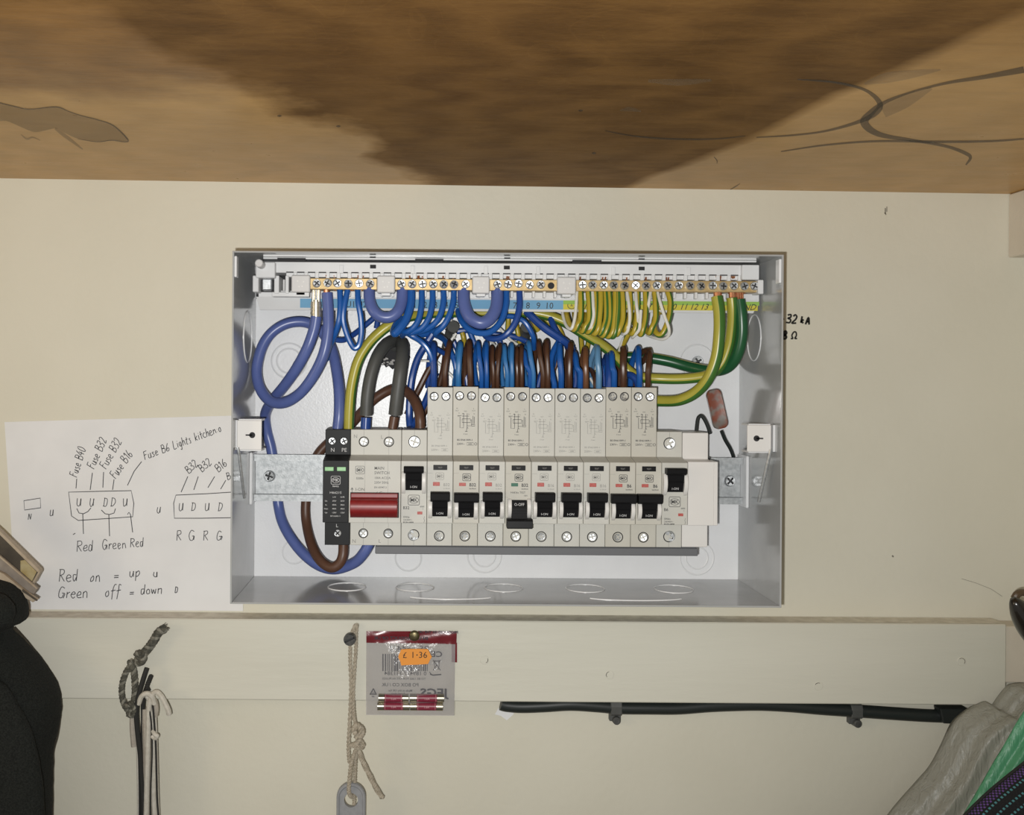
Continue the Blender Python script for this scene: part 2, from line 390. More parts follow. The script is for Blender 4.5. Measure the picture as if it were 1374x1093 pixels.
def inst(name, me, parent, at, roty=0, rot=None):         # a part that shares mesh data
    o = bpy.data.objects.new(name, me); C.objects.link(o); o.parent = parent
    o.location = W(Vector(at)-Vector(parent['_o'])); o.rotation_euler = rot or (0, roty, 0)
    if 'screw' in name: o.rotation_euler = (random.uniform(-.2, .14), roty, random.uniform(-.17, .17))
    o['_o'] = list(at); return o
_txt = {}
def text(mb, body, x, z, h, size, align='CENTER', sx=1.0, mirror=False, rot=0.0, bold=0, mi=0, shear=0):
    key = (body, align, bold, shear)
    if key not in _txt:
        cu = bpy.data.curves.new('t', 'FONT'); cu.body = body; cu.size = 1; cu.align_x = align; cu.resolution_u = 2
        cu.offset = bold; cu.shear = shear
        o = bpy.data.objects.new('t', cu); me = bpy.data.meshes.new_from_object(o)
        _txt[key] = ([v.co.copy() for v in me.vertices], [list(p.vertices) for p in me.polygons])
        bpy.data.objects.remove(o); bpy.data.meshes.remove(me); bpy.data.curves.remove(cu)
    vs_, fs = _txt[key]; out = []
    for v in vs_:
        a, b = v.x*size*sx*(-1 if mirror else 1), v.y*size
        out.append((x+a*math.cos(rot)-b*math.sin(rot), z+a*math.sin(rot)+b*math.cos(rot), h))
    mb.add(out, fs, mi)
# ---- hand-drawn stroke letters
G = {
'F':([[(.1,0),(.12,1)],[(.1,.98),(.55,1)],[(.12,.55),(.45,.6)]],.58),'u':([[(.05,.55),(.06,.15),(.2,0),(.34,.12),(.38,.55)],[(.38,.55),(.42,0)]],.5),
's':([[(.35,.5),(.15,.56),(.08,.42),(.3,.24),(.26,.03),(.04,.04)]],.42),'e':([[(.05,.28),(.36,.34),(.3,.55),(.12,.52),(.05,.22),(.18,0),(.42,.08)]],.46),
'B':([[(.1,0),(.1,1)],[(.06,.98),(.42,.96),(.44,.62),(.12,.53)],[(.12,.53),(.55,.44),(.5,.06),(.08,0)]],.62),'4':([[(.35,1),(.06,.4),(.5,.4)],[(.38,.7),(.34,0)]],.56),
'0':([[(.25,1),(.06,.6),(.1,.1),(.3,0),(.48,.4),(.42,.9),(.25,1)]],.56),'3':([[(.08,.92),(.4,1),(.42,.7),(.16,.54),(.46,.4),(.4,.05),(.05,.06)]],.54),
'2':([[(.08,.8),(.25,1),(.44,.8),(.35,.45),(.05,.02),(.5,.05)]],.56),'1':([[(.12,.75),(.25,1),(.22,0)]],.36),
'6':([[(.4,1),(.12,.5),(.1,.1),(.3,0),(.46,.25),(.3,.45),(.1,.25)]],.54),'L':([[(.12,1),(.08,0),(.5,.05)]],.55),
'i':([[(.1,.55),(.1,0)],[(.1,.75),(.12,.8)]],.22),'g':([[(.38,.5),(.12,.52),(.06,.15),(.3,.05),(.38,.5),(.36,-.3),(.08,-.32)]],.46),
'h':([[(.08,1),(.06,0)],[(.06,.3),(.25,.55),(.36,.4),(.36,0)]],.46),'t':([[(.18,.85),(.16,.1),(.32,.02)],[(.02,.55),(.36,.58)]],.38),
'k':([[(.08,1),(.06,0)],[(.36,.52),(.08,.24),(.38,0)]],.44),'c':([[(.36,.48),(.15,.54),(.05,.25),(.18,0),(.38,.08)]],.42),
'n':([[(.06,.55),(.06,0)],[(.06,.35),(.24,.56),(.36,.4),(.38,0)]],.46),':':([[(.1,.1),(.12,.14)],[(.1,.4),(.12,.44)]],.24),
'o':([[(.2,.55),(.05,.3),(.15,0),(.36,.15),(.34,.45),(.2,.55)]],.44),'R':([[(.1,0),(.12,1)],[(.06,.96),(.45,.96),(.48,.65),(.14,.5)],[(.2,.5),(.55,0)]],.64),
'd':([[(.36,.48),(.12,.52),(.06,.1),(.25,.02),(.38,.4)],[(.4,1),(.38,0)]],.48),'G':([[(.55,.85),(.3,1),(.08,.55),(.15,.06),(.4,.02),(.56,.4)],[(.32,.42),(.6,.42),(.56,.02)]],.68),
'r':([[(.08,.55),(.08,0)],[(.08,.32),(.25,.54),(.36,.5)]],.38),'f':([[(.4,.98),(.24,1),(.16,.6),(.12,-.2)],[(.0,.5),(.36,.56)]],.36),
'=':([[(.05,.45),(.5,.48)],[(.05,.25),(.5,.28)]],.62),'p':([[(.08,.52),(.06,-.4)],[(.08,.4),(.3,.55),(.4,.3),(.25,.04),(.08,.1)]],.48),
'w':([[(.04,.55),(.15,.02),(.28,.45),(.42,.02),(.52,.55)]],.6),'D':([[(.1,0),(.12,1)],[(.04,1),(.42,.9),(.52,.45),(.35,.05),(.04,0)]],.62),
'U':([[(.06,.95),(.08,.25),(.24,0),(.46,.2),(.5,.95)],[(.5,.95),(.54,.05)]],.62),'N':([[(.08,0),(.1,.9)],[(.1,.9),(.42,.05)],[(.42,.05),(.46,.9)]],.56),
'A':([[(.02,0),(.26,1),(.5,0)],[(.1,.4),(.44,.4)]],.56),'8':([[(.3,.52),(.1,.75),(.26,1),(.44,.78),(.3,.52),(.06,.25),(.25,0),(.48,.22),(.3,.52)]],.54),
'O':([[(.0,0),(.2,.02),(.08,.45),(.22,.9),(.42,.9),(.52,.45),(.4,.02),(.62,0)]],.7),' ':([],.4)}
def hand(mb, s_, px, py, hgt, ang, h, width=.55, jit=.02, cond=1.0, slant=.12):   # hgt in px; ang degrees up
    x = 0
    for ch in s_:
        st, wd = G[ch]
        for pl in st:
            pts = []
            sp_ = spline([(a+random.uniform(-jit, jit), b+random.uniform(-jit, jit), 0) for a, b in pl], 4) if len(pl) > 2 else [Vector((*p, 0)) for p in pl]
            for q in sp_:
                u, v = (x+q.x*cond+q.y*slant)*hgt, q.y*hgt
                a = R(ang); p = P(px+u*math.cos(a)-v*math.sin(a), py-u*math.sin(a)-v*math.cos(a), h)
                pts.append((p[0], p[1]))
            mb.ribbon(pts, width, h)
        x += wd*cond+.06
def pline(mb, pts, h, width=.5, closed=False):
    q = [P(a, b, h) for a, b in pts]; mb.ribbon([(p[0], p[1]) for p in q], width, h, closed)

# cross-head screw: disc with a real cross recess, axis along h, centred on 0, head face at h=0
def cross_screw_mesh(name, r, m_, slot=.23, depth=1.1, n=22, kind='cross'):
    b = bmesh.new(); a, l = r*slot/1.4, r*.72
    if kind == 'cross': plus = [(a,a),(a,l),(-a,l),(-a,a),(-l,a),(-l,-a),(-a,-a),(-a,-l),(a,-l),(a,-a),(l,-a),(l,a)]
    else: plus = [(-r*.9,-a),(r*.9,-a),(r*.9,a),(-r*.9,a)]
    def loop(pts, h): return [b.verts.new((x, z, h)) for x, z in pts]
    rim = [(r*math.cos(2*math.pi*i/n), r*math.sin(2*math.pi*i/n)) for i in range(n)]
    o1 = loop([(x*.86, z*.86) for x, z in rim] if kind == 'cross' else [(x*.95, z*.95) for x, z in rim], 0); o2 = loop(rim, -r*.22); o3 = loop(rim, -r*.9)
    p1 = loop(plus, -.05); p2 = loop([(x*.75, z*.75) for x, z in plus], -depth)
    ed = []
    for lp in (o1, p1):
        for i in range(len(lp)): ed.append(b.edges.new((lp[i], lp[(i+1) % len(lp)])))
    bmesh.ops.triangle_fill(b, edges=ed, use_beauty=True)
    for A, B in ((o1, o2), (o2, o3), (p1, p2)):
        k = len(A)
        for i in range(k):
            f = b.faces.new((A[i], A[(i+1) % k], B[(i+1) % k], B[i]))
            if A is p1: f.material_index = 1
    b.faces.new(p2).material_index = 1; b.faces.new(o3)
    bmesh.ops.recalc_face_normals(b, faces=list(b.faces))
    for v in b.verts: v.co = W(v.co)
    me = bpy.data.meshes.new(name); b.to_mesh(me); b.free(); me.materials.append(M[m_]); me.materials.append(M['slot']); return me
SCREW = cross_screw_mesh('terminal_screw', 2.75, 'steel')
SCREW_S = cross_screw_mesh('small_terminal_screw', 3.0, 'steel')
SCREW_L = cross_screw_mesh('large_screw', 4.3, 'steel')
SCREW_DARK = cross_screw_mesh('slotted_screw', 4.6, 'darkscrew', slot=.22, kind='slot')

# ================================================================ setting
wl = struct('wall_back', MB().box(-900, 520, -1250, 420, -20, 0), 'wall')
struct('wall_right', MB().box(500, 520, -1250, 420, 0, 900), 'wall')
struct('floor', MB().box(-900, 520, -1270, -1250, -20, 1000), 'frame_grey')
# wooden board overhead, falling slightly to the right
TILT = .0085
def board_z(x): return 150.2-TILT*x
def on_board(px, py):
    dx, dy = unroll(px, py)
    d = 150.2/((-dy+TILT*dx)/F); d = max(d, 60)
    x = dx/F*d; return (x, board_z(x), CD-d)
cb = MB()
bx0, bx1 = -900, 500
cb._prism([(bx0, board_z(bx0), 0), (bx0, board_z(bx0)+18, 0), (bx0, board_z(bx0)+18, 520), (bx0, board_z(bx0), 520)],
          [(bx1, board_z(bx1), 0), (bx1, board_z(bx1)+18, 0), (bx1, board_z(bx1)+18, 520), (bx1, board_z(bx1), 520)], 0, 0)
ceil_ = struct('ceiling', cb, 'wood', 'stained plywood board overhead with dark water stain')
def scuff(pts, wds, m_, name='scuff_mark'):
    ps = spline([(a, b, wd) for (a, b), wd in zip(pts, wds)], 6); mb = MB(); n = len(ps); L_, R_ = [], []
    for i, p in enumerate(ps):
        a, b = ps[max(i-1, 0)], ps[min(i+1, n-1)]; dx, dy = b.x-a.x, b.y-a.y; l = math.hypot(dx, dy) or 1
        wd = max(p.z, .3)/2
        for s_, lst in ((1, L_), (-1, R_)):
            q = on_board(p.x-s_*dy/l*wd, p.y+s_*dx/l*wd); lst.append((q[0], q[1]-.15, q[2]))
    mb.add(L_+R_, [(i, i+1, n+i+1, n+i) for i in range(n-1)])
    return mb.build(name, m_, ceil_)
scuff([(1070,106),(1120,110),(1160,120),(1180,137),(1176,150),(1155,162),(1110,175),(1065,181),(1015,184)], [1.5,3,4,7,8,5,3,2.5,1.5], 'scuff')
scuff([(1374,93),(1320,103),(1270,111),(1220,124),(1185,138),(1168,152),(1160,165),(1180,180),(1225,188),(1270,196),(1297,206),(1302,212),(1296,221)], [9,6,4,3,5,9,11,7,4,4,5,4,2], 'scuff')
scuff([(1048,203),(1110,194),(1180,189),(1260,190),(1330,189),(1374,186)], [1.5,2.5,3,3.5,3,2.5], 'scuff')
scuff([(1160,112),(1190,104),(1230,98),(1262,93)], [3,14,10,2], 'scuffpale')
scuff([(1185,150),(1215,135),(1250,118)], [16,18,4], 'scuffpale')
scuff([(812,175),(850,182),(900,186),(960,186),(1000,182)], [1.2,2,2.5,2,1], 'scuff')
scuff([(870,108),(910,110),(955,107)], [4,9,3], 'scuffpale')
scuff([(832,148),(845,146),(860,149)], [2,6,2], 'scuffpale')
scuff([(980,254),(987,250),(993,246)], [1.2,1.6,.8], 'scuff')
scuff([(958,210),(962,215),(962,219)], [1,1.5,.8], 'scuff')
for q in ((797,205),(454,169),(375,155),(779,148)): scuff([(q[0]-3, q[1]), q, (q[0]+3, q[1])], [1, 3, 1], 'scuff')
def blot(pts, m_, dz):
    ps = spline([(a, b, 0) for a, b in pts]+[(pts[0][0], pts[0][1], 0)], 5)[:-1]
    q = [on_board(p.x, p.y) for p in ps]
    return MB().add([(a, b-dz, c) for a, b, c in q], [list(range(len(q)))]).build('glue_stain', m_, ceil_)
blot([(-12,134),(18,142),(40,146),(75,143),(92,149),(110,155),(130,160),(152,168),(170,184),(168,189),(150,188),(132,190),(105,186),(85,177),(74,172),(48,177),(30,171),(8,162),(-14,162)], 'blot', .12)
scuff([(-14,134),(18,142),(40,146),(75,143),(92,149),(110,155),(130,160),(152,168),(171,186),(168,190),(150,188),(130,190),(104,186)], [1.4,1.6,1.2,1.6,1.2,1.2,1.4,1.6,2,1.6,1.2,1,.6], 'scuff')
scuff([(74,172),(86,181),(98,190),(111,200)], [3,5,4,1.5], 'blot', 'glue_stain')
scuff([(28,180),(36,186),(44,184),(54,188)], [1,2.5,2,1], 'blot', 'glue_stain')

# batten across the wall, with a dusty top edge
bt = MB().box(-900, 441, -243, -182, 0, 21, .8)
batten = struct('trim_1', bt, 'batten', 'cream painted batten across the wall under the fuse box')
dm = MB(); n = 90; L_, R_ = [], []
for i in range(n+1):
    x = -420+i*(441+420)/n
    L_.append((x, -181.9, 1.0)); R_.append((x, -181.9, 20.4+random.uniform(-1.6, .3)))
dm.add(L_+R_, [(i, i+1, n+i+2, n+i+1) for i in range(n)]); dm.build('dusty_top_edge', 'dust', batten)
for (a, b) in ((650,885),(818,905),(1290,887),(1098,920)):       # filled screw heads
    x, z, _ = P(a, b, 21); mb = MB().cyl((x, z), 3.4, 20.6, 21.25, 18, bev=.2); sc = mb.build('painted_screw_head', 'batten', batten)
    mk = MB()
    for k in range(3):
        a0 = random.uniform(0, 6.28); mk.ribbon([(x+2.6*math.cos(a0+t*.25), z+2.4*math.sin(a0+t*.25)) for t in range(6)], .35, 21.3)
    mk.build('paint_crack', 'hookbrown', sc)
struct('trim_2', MB().box(441.4, 500, -226.5, -184, 0, 19, .6), 'trim', 'pinkish batten end at the right')
struct('trim_3', MB().box(452.5, 500, 97, 146, 0, 300, .8), 'trim', 'cleat under the board at the right')
# small marks on the wall
wm = MB(); pline(wm, [(1188,279),(1188,287)], .15, .9); pline(wm, [(1190,277),(1190,284)], .15, .7); pline(wm, [(1187,285),(1189,288)], .15, .9); pline(wm, [(1197,745),(1199,747)], .15, 1.2)
pline(wm, [(1290,776),(1310,782),(1330,790),(1345,800)], .15, .3)
wm.build('wall_nick', 'scuff', wl)
ww = MB()
hand(ww, '32', 1054, 433, 11.5, -3, .2, 1.35, .01, 1.15); hand(ww, 'k', 1074, 433, 9, -3, .2, 1.5, .01, 1.2); hand(ww, 'A', 1080.5, 435, 9.5, -4, .2, 1.5, .01, 1.1)
hand(ww, '8', 1049.5, 454.5, 10.5, 0, .2, 1.7, .01, 1.1); hand(ww, 'O', 1061, 454, 9.5, 0, .2, 1.2, .005, 1.45)
pline(ww, [(1050.4,427),(1051.6,429)], .2, 1.4)
ww.build('handwritten_marker', 'marker', wl)
pts = [(668,951),(674,943),(684,940),(690,948),(689,958),(680,966),(672,960),(664,958)]
q = [P(a, b, .3) for a, b in pts]; MB().add(q, [list(range(len(q)))]).build('filler_patch', 'paper', wl)

# ================================================================ enclosure
X0, X1, Z0, Z1, HF = -129.6, 244.2, -153.2, 85.2, 92
T = 1.2
enc = thing('metal_enclosure', 'open white metal fuse box tray mounted on the cream wall', 'fuse box', (57, Z0, 0))
MB().box(X0-T, X1+T, Z0-T, Z1+T, .4, 2).build('back_panel', 'box', enc)
MB().box(X0-T, X0, Z0-T, Z1+T, 2, HF, .25).build('side_panel', 'box_in_shade', enc)
MB().box(X1, X1+T, Z0-T, Z1+T, 2, HF, .25).build('side_panel', 'box_in_shade', enc)
MB().box(X0, X1, Z1, Z1+T, 2, HF, .25).build('top_panel', 'box_in_shade', enc)
bp_ = MB().box(X0, X1, Z0-T, Z0, 2, HF, .25).build('bottom_panel', 'box_in_shade', enc)
def krings(px, py, rs):
    c = P(px, py, 2)
    mb = MB()
    for r in rs: mb.ring(c, r-.8, r+.8, 2.0, 2.55)
    return mb.build('knockout_ring', 'ring', enc, smooth=True)
krings(388, 484, (9.5, 13.5)); krings(935, 485, (13,)); krings(650, 745, (8.5, 13)); krings(548, 748, (10,)); krings(935, 748, (8.5, 13)); krings(395, 740, (9,))
x, z, _ = P(400, 490, 2); inst('mounting_screw', SCREW_L, enc, (x, z, 5.5), .4)
x, z, _ = P(935, 485, 2); inst('mounting_screw', SCREW_L, enc, (x, z, 5.5), 1.0)
# punched arcs in the bottom and side panels
def arc_on(axis, c, rx, rh, a0, a1):
    mb = MB(); pts = []
    for i in range(25):
        a = R(a0+(a1-a0)*i/24); u, hh = c[0]+rx*math.cos(a), c[1]+rh*math.sin(a)
        pts.append((u, Z0+.15, hh) if axis == 'b' else ((X0+.15 if axis == 'l' else X1-.15), u, hh))
    return mb.tube(pts, .45, 6, smooth=False).build('knockout_arc', 'ring', enc, smooth=True)
for cx_ in (-55, -5, 60, 120, 185): arc_on('b', (cx_, 40), 14, 14, 0, 360)
arc_on('l', (30, 38), 19, 17, 0, 360); arc_on('r', (32, 36), 17, 15, 0, 360)
arc_on('b', (20, 70), 30, 9, 20, 160); arc_on('b', (150, 70), 34, 9, 20, 160)
# rough cable entry in the back panel
c = P(527, 474, 2.1); mb = MB(); v = []
for i in range(28):
    a = 2*math.pi*i/28; v.append((c[0]+(13+random.uniform(-1.6, 1.6))*math.cos(a), c[1]+(11+random.uniform(-1.5, 1.5))*math.sin(a), 2.15))
mb.add(v, [list(range(28))]); mb.build('cable_entry_hole', 'recess_shade', enc)
mb = MB()
for i in range(46):
    a = R(random.uniform(190, 350)); rr = random.uniform(6, 13); s_ = random.uniform(.5, 1.5)
    cc = (c[0]+rr*math.cos(a), c[1]+rr*.85*math.sin(a), 2.6); b = bmesh.new(); bmesh.ops.create_icosphere(b, subdivisions=1, radius=s_)
    for q in b.verts: q.co = Vector((cc[0]+q.co.x*random.uniform(.7, 1.3), cc[1]+q.co.y*.7, cc[2]+q.co.z*.6))
    mb.bm(b)
o = mb.build('plaster_crumbs', 'crumb', enc); o['kind'] = 'stuff'
# cover brackets with key-hole slots and spring wires
def bracket(px0, px1, pyc, hgt, wire, side):
    a = P(px0, pyc, 82); b = P(px1, pyc, 82); zc = (a[1]+b[1])/2
    br = MB().box(a[0], b[0], zc-hgt/2, zc+hgt/2, 80.6, 82, .4).build('cover_bracket', 'blank', enc)
    xs = (X0, X0+1.5) if side < 0 else (X1-1.5, X1)
    m2 = MB().box(xs[0], xs[1], zc-hgt/2, zc+hgt/2, 58, 80.8)
    if side > 0: m2.box(b[0]-1.2, X1, zc-hgt/2+1, zc+hgt/2-1, 76, 77.2)
    m2.box(a[0]+1, b[0]-.3, zc-hgt/2-.8, zc-hgt/2+.5, 66, 81); m2.box(a[0]+1, b[0]-.3, zc+hgt/2-.5, zc+hgt/2+.8, 66, 81)
    m2.build('bracket_foot', 'carrier', br)
    xc = a[0]+(b[0]-a[0])*(.62 if side < 0 else .38)
    k = MB().cyl((xc, zc), 2.1, 82.02, 82.12, 18); d = -1 if side < 0 else 1
    k.box(min(xc, xc+d*4.6), max(xc, xc+d*4.6), zc-.5, zc+.5, 82.02, 82.12); k.build('key_hole', 'recess_shade', br)
    MB().tube([P(*q) for q in wire], 1.05, 8, smooth=False).build('spring_wire', 'steel', br, smooth=True)
bracket(318, 351, 583.5, 20.5, [(319,600,83),(320.5,606,83),(328,668,70)], -1)
bracket(1003, 1035, 588, 18.5, [(1034,603,83),(1032.5,610,83),(1018,673,72)], 1)
for s_ in (-1, 1):
    x0, x1 = (X0, X0+2.2) if s_ < 0 else (X1-2.2, X1)
    MB().box(x0, x1, -95, -56, 5, 27, .6).build('rail_support', 'ring', enc)
for px, py0, py1, s_ in ((317, 344, 372, -1), (1044, 348, 380, 1)):
    a, b = P(px, py0, 88), P(px, py1, 88)
    MB().box(*((X0, X0+1.6) if s_ < 0 else (X1-1.6, X1)), b[1], a[1], 84, 91, .3).build('cover_clip', 'ring', enc)

# ================================================================ DIN rail
rail = thing('din_rail', 'galvanised steel mounting rail running behind the breakers', 'rail', (57, -75, 12))
xr0, xr1 = X0+2.4, X1-2.4
mb = MB().prism_x([(-57.9,20),(-57.9,18.8),(-61.6,18.8),(-61.6,12),(-89.4,12),(-89.4,18.8),(-93.1,18.8),(-93.1,20),(-88.2,20),(-88.2,13.2),(-62.8,13.2),(-62.8,20)], xr0, xr1)
mb.build('rail_channel', 'galv', rail)
for px, py, sc_ in ((361, 638.5, .3), (980, 645, .75)):
    x, z, _ = P(px, py, 16); inst('rail_screw', SCREW_L, rail, (x, z, 16.2), sc_)

# ================================================================ terminal carrier
tr = thing('terminal_carrier', 'white plastic terminal carrier along the top of the fuse box', 'terminal carrier', (40, 50, 40))
def ubox(px0, py0, px1, py1, h0, h1, bev=0, mb=None):           # levelled pixels, front face at h1
    a, b = U(px0, py0, h1), U(px1, py1, h1)
    return (mb or MB()).box(a[0], b[0], b[1], a[1], h0, h1, bev)
ubox(343, 352.3, 1018, 367, 40, 60, .4).build('upper_face', 'carrier', tr)
ubox(343, 366, 1018, 402, 36, 40).build('channel_back', 'recess_shade', tr)  # back plate coloured near-black for the shade between the terminals
ubox(346, 391, 1018, 401, 40, 50, .3).build('lower_lip', 'carrier', tr)
# sloping label panel
a0, a1 = U(343, 399.5, 51), U(1020, 399.5, 51); b0, b1 = U(343, 417, 47), U(1020, 417, 47)
lab = MB()._prism([(a0[0], a0[1], 51), (a0[0]+2, b0[1], 47), (a0[0]+2, b0[1], 45), (a0[0], a0[1], 46)], [(a1[0]-1, a1[1], 51), (a1[0]-4, b1[1], 47), (a1[0]-4, b1[1], 45), (a1[0]-1, a1[1], 46)], 0, 0)
lab.build('label_panel', 'carrier', tr)
def on_label(px, t, dh=.12):            # t 0 top .. 1 bottom of the label panel
    py = 399.5+t*17.5; h = 51-4*t
    p = U(px, py, h); return (p[0], p[1], h+dh)
def label_quad(px0, px1, t0, t1, m_, name, skew=0):
    MB().add([on_label(px0, t0), on_label(px1, t0), on_label(px1-skew, t1), on_label(px0+skew, t1)], [(0,1,2,3)]).build(name, m_, tr)
label_quad(402, 755, .12, .82, 'lblue', 'blue_label_strip'); 
label_quad(755, 1018, .12, .42, 'lgrn', 'green_label_strip'); label_quad(755, 1016, .42, .82, 'lyel', 'yellow_label_strip')
lt = MB()
def ltext(s_, px, size=6.2, al='CENTER', sh=0):
    p = on_label(px, .76, .3); k = MB(); text(k, s_, 0, 0, 0, size, al, 1, shear=sh)
    for i, v in enumerate(k.v):      # lie on the slope
        f = v[1]/((on_label(px, 0)[1]-on_label(px, 1)[1])); k.v[i] = (p[0]+v[0], p[1]+v[1], p[2]+4*f*1.0)
    lt.merge(k)
for s_, px in (('U1', 470), ('U2', 485), ('2', 546), ('1', 556), ('2', 570), ('3', 584), ('4', 598), ('5', 612), ('6', 673), ('7', 690), ('8', 707.5), ('9', 721.5), ('10', 736)): ltext(s_, px)
for s_, px in (('1', 784), ('2', 799), ('3', 813), ('4', 828), ('5', 842), ('6', 856), ('7', 870), ('8', 884), ('10', 900.5), ('11', 916), ('12', 929.5), ('13', 943.5), ('14', 958)): ltext(s_, px, 6.0, sh=.25)
ltext('BOND', 1013, 6.0, 'RIGHT', .25)
p = on_label(766, .5, .3)
lt.ribbon([(p[0]+2.8*math.cos(a*.3), p[1]+2.5*math.sin(a*.3)) for a in range(21)], .45, p[2]+.3, True)
lt.ribbon([(p[0], p[1]+1.9), (p[0], p[1]-.3)], .4, p[2]+.35); lt.ribbon([(p[0]-1, p[1]-.3), (p[0]+1, p[1]-.3)], .4, p[2]+.35)
lt.build('printed_numbers', 'print_dark', tr)
# teeth above and below the terminals (one mesh data, many parts)
def small_mesh(name, w_, z_, h_, m_, bev=.25):
    o = MB().box(-w_/2, w_/2, -z_/2, z_/2, -h_, 0, bev).build(name, m_); me = o.data; bpy.data.objects.remove(o); return me
TOOTH_UP = small_mesh('tooth', 5.2, 3.6, 14, 'carrier'); TOOTH_LOW = small_mesh('tooth_low', 1.9, 5.2, 14, 'carrier'); LINTEL = small_mesh('lintel', 2.6, 5.0, 15, 'carrier'); SLIT = small_mesh('slit', 5.3, .7, .4, 'recess_shade', 0)
caps = ((390,415),(505,529),(633,656),(747,772))
for i in range(42):
    px = 388+i*14.55
    if px > 1004: break
    p = U(px, 369.4, 57); inst('upper_tooth', TOOTH_UP, tr, (p[0], p[1], 57.5))
    p = U(px, 366.2, 60); inst('upper_slot', SLIT, tr, (p[0], p[1], 60.15))
    p = U(px+7.2, 369.3, 59); inst('divider', LINTEL, tr, (p[0], p[1], 59.2))
    p = U(px+7.2, 393.3, 55); inst('lower_tooth', TOOTH_LOW, tr, (p[0], p[1], 55))
for px in (457, 552.5, 651, 721, 822, 923): ubox(px-2.6, 356, px+2.6, 367, 59, 60.7, .2).build('rib', 'carrier', tr)
for px in (499.5, 679, 860):
    ubox(px-4, 355.5, px+4, 360.5, 60, 60.15).build('slot', 'recess_shade', tr)
# end blocks on the left: peg block, catch and hollow cells
ubox(342, 353, 368, 374, 44, 66, .5).build('peg_block', 'carrier', tr)
p = U(350, 357, 66); MB().cyl(p, 2.9, 65, 78, 18, bev=.6).build('peg', 'cap', tr, smooth=True)
ubox(338, 371, 346, 393, 40, 63, .5).build('catch', 'carrier', tr)
ubox(346, 374, 367, 393, 40, 52).build('end_pocket', 'recess_shade', tr)
ubox(350.5, 375, 364, 391, 44, 58, .9).build('end_nut', 'steel', tr)
for a, b in ((367,373.5),(382,386.5)): ubox(a, 371, b, 395, 40, 60, .3).build('cell_wall', 'carrier', tr)
ubox(378.5, 376, 381.5, 392, 40, 46, .3).build('cell_web', 'cap', tr)
ubox(364, 393, 414, 399, 40, 59, .3).build('cell_floor', 'carrier', tr)
ubox(995, 352, 1018, 372, 44, 64, .5).build('end_block', 'carrier', tr)
ubox(1016.5, 372, 1024, 391, 40, 64, .5).build('catch', 'carrier', tr)
# clamp caps over the bars
for a, b in caps:
    cp = ubox(a, 370, b, 393, 54, 64, .7).build('clamp_cap', 'cap', tr)
    mb = MB(); m_ = (a+b)/2
    ubox(m_-6, 392, m_+6, 397, 50, 59, .3, mb); mb.build('cap_latch', 'carrier', cp)
    for u, v in ((-4, -4), (2, 3), (-2, 3.5), (4, -3)): 
        q = U(m_+u, 382+v, 64); MB().cyl(q, .55, 63.8, 64.25, 10).build('cap_pip', 'blank', cp)
# brass bars with their screws
bars = [((415,505), [424,438,452,466.5,481,496]), ((529,633), [538,552,566,580.5,595,609,624]), ((656,747), [667,681,695,710,725]),
        ((772,1017), [781,795,809.6,823.8,838.4,852.3,866.7,881,896,910.5,926,941,956,970.5,984.5,999,1012])]
BARS = []
for (a, b), scs in bars:
    br = ubox(a, 374, b, 389, 51, 60, .35).build('brass_bar', 'brass', tr, origin=U((a+b)/2, 382, 56)); BARS.append(br)
    for px in scs:
        dzp = 0 if a < 600 else random.uniform(-1.5, .8) if a == 656 else random.uniform(-.4, .4)
        p = U(px, 380.5+dzp, 62.5); inst('terminal_screw', SCREW_S, br, (p[0], p[1], 62.2), random.uniform(-.8, .8))
q = U(738.5, 382, 60); MB().cyl(q, 2.4, 60, 60.12, 18).build('empty_hole', 'recess_shade', BARS[2], smooth=False)
mb = MB()
for px in [438, 452, 467, 472, 481, 487, 552, 560, 566, 581, 595, 609, 681, 781, 809, 838, 866, 895, 963, 979, 991, 996]:
    for k in range(4 if px > 950 else 2):
        pp = px+random.uniform(-3, 3); a = U(pp, 391, 56); b = U(pp+random.uniform(-2, 2), 370 if px < 950 else 368, 58)
        mb.tube([(a[0], a[1], 56), ((a[0]+b[0])/2, (a[1]+b[1])/2, 55), (b[0], b[1], 57+random.uniform(0, 2))], .6, 6, per=3)
o = mb.build('copper_ends', 'copper', tr, smooth=True); o['kind'] = 'stuff'
# strips of the lid channel between the carrier and the top of the tray
for py0, py1, h, m_ in ((346.5, 348.6, 66, 'carrier'), (343.4, 345.0, 79, 'ring')): ubox(352, py0, 1014, py1, h-2, h, .2).build('channel_strip', m_, tr)
for a, b in ((371, 409), (556, 594), (767, 806)): ubox(a, 347.2, b, 350.4, 60, 66.3).build('channel_slot', 'recess_shade', tr)
for px in (499, 679.5, 860): ubox(px-4, 344.4, px+4, 346, 78, 79.2).build('channel_slot', 'recess_shade', tr)

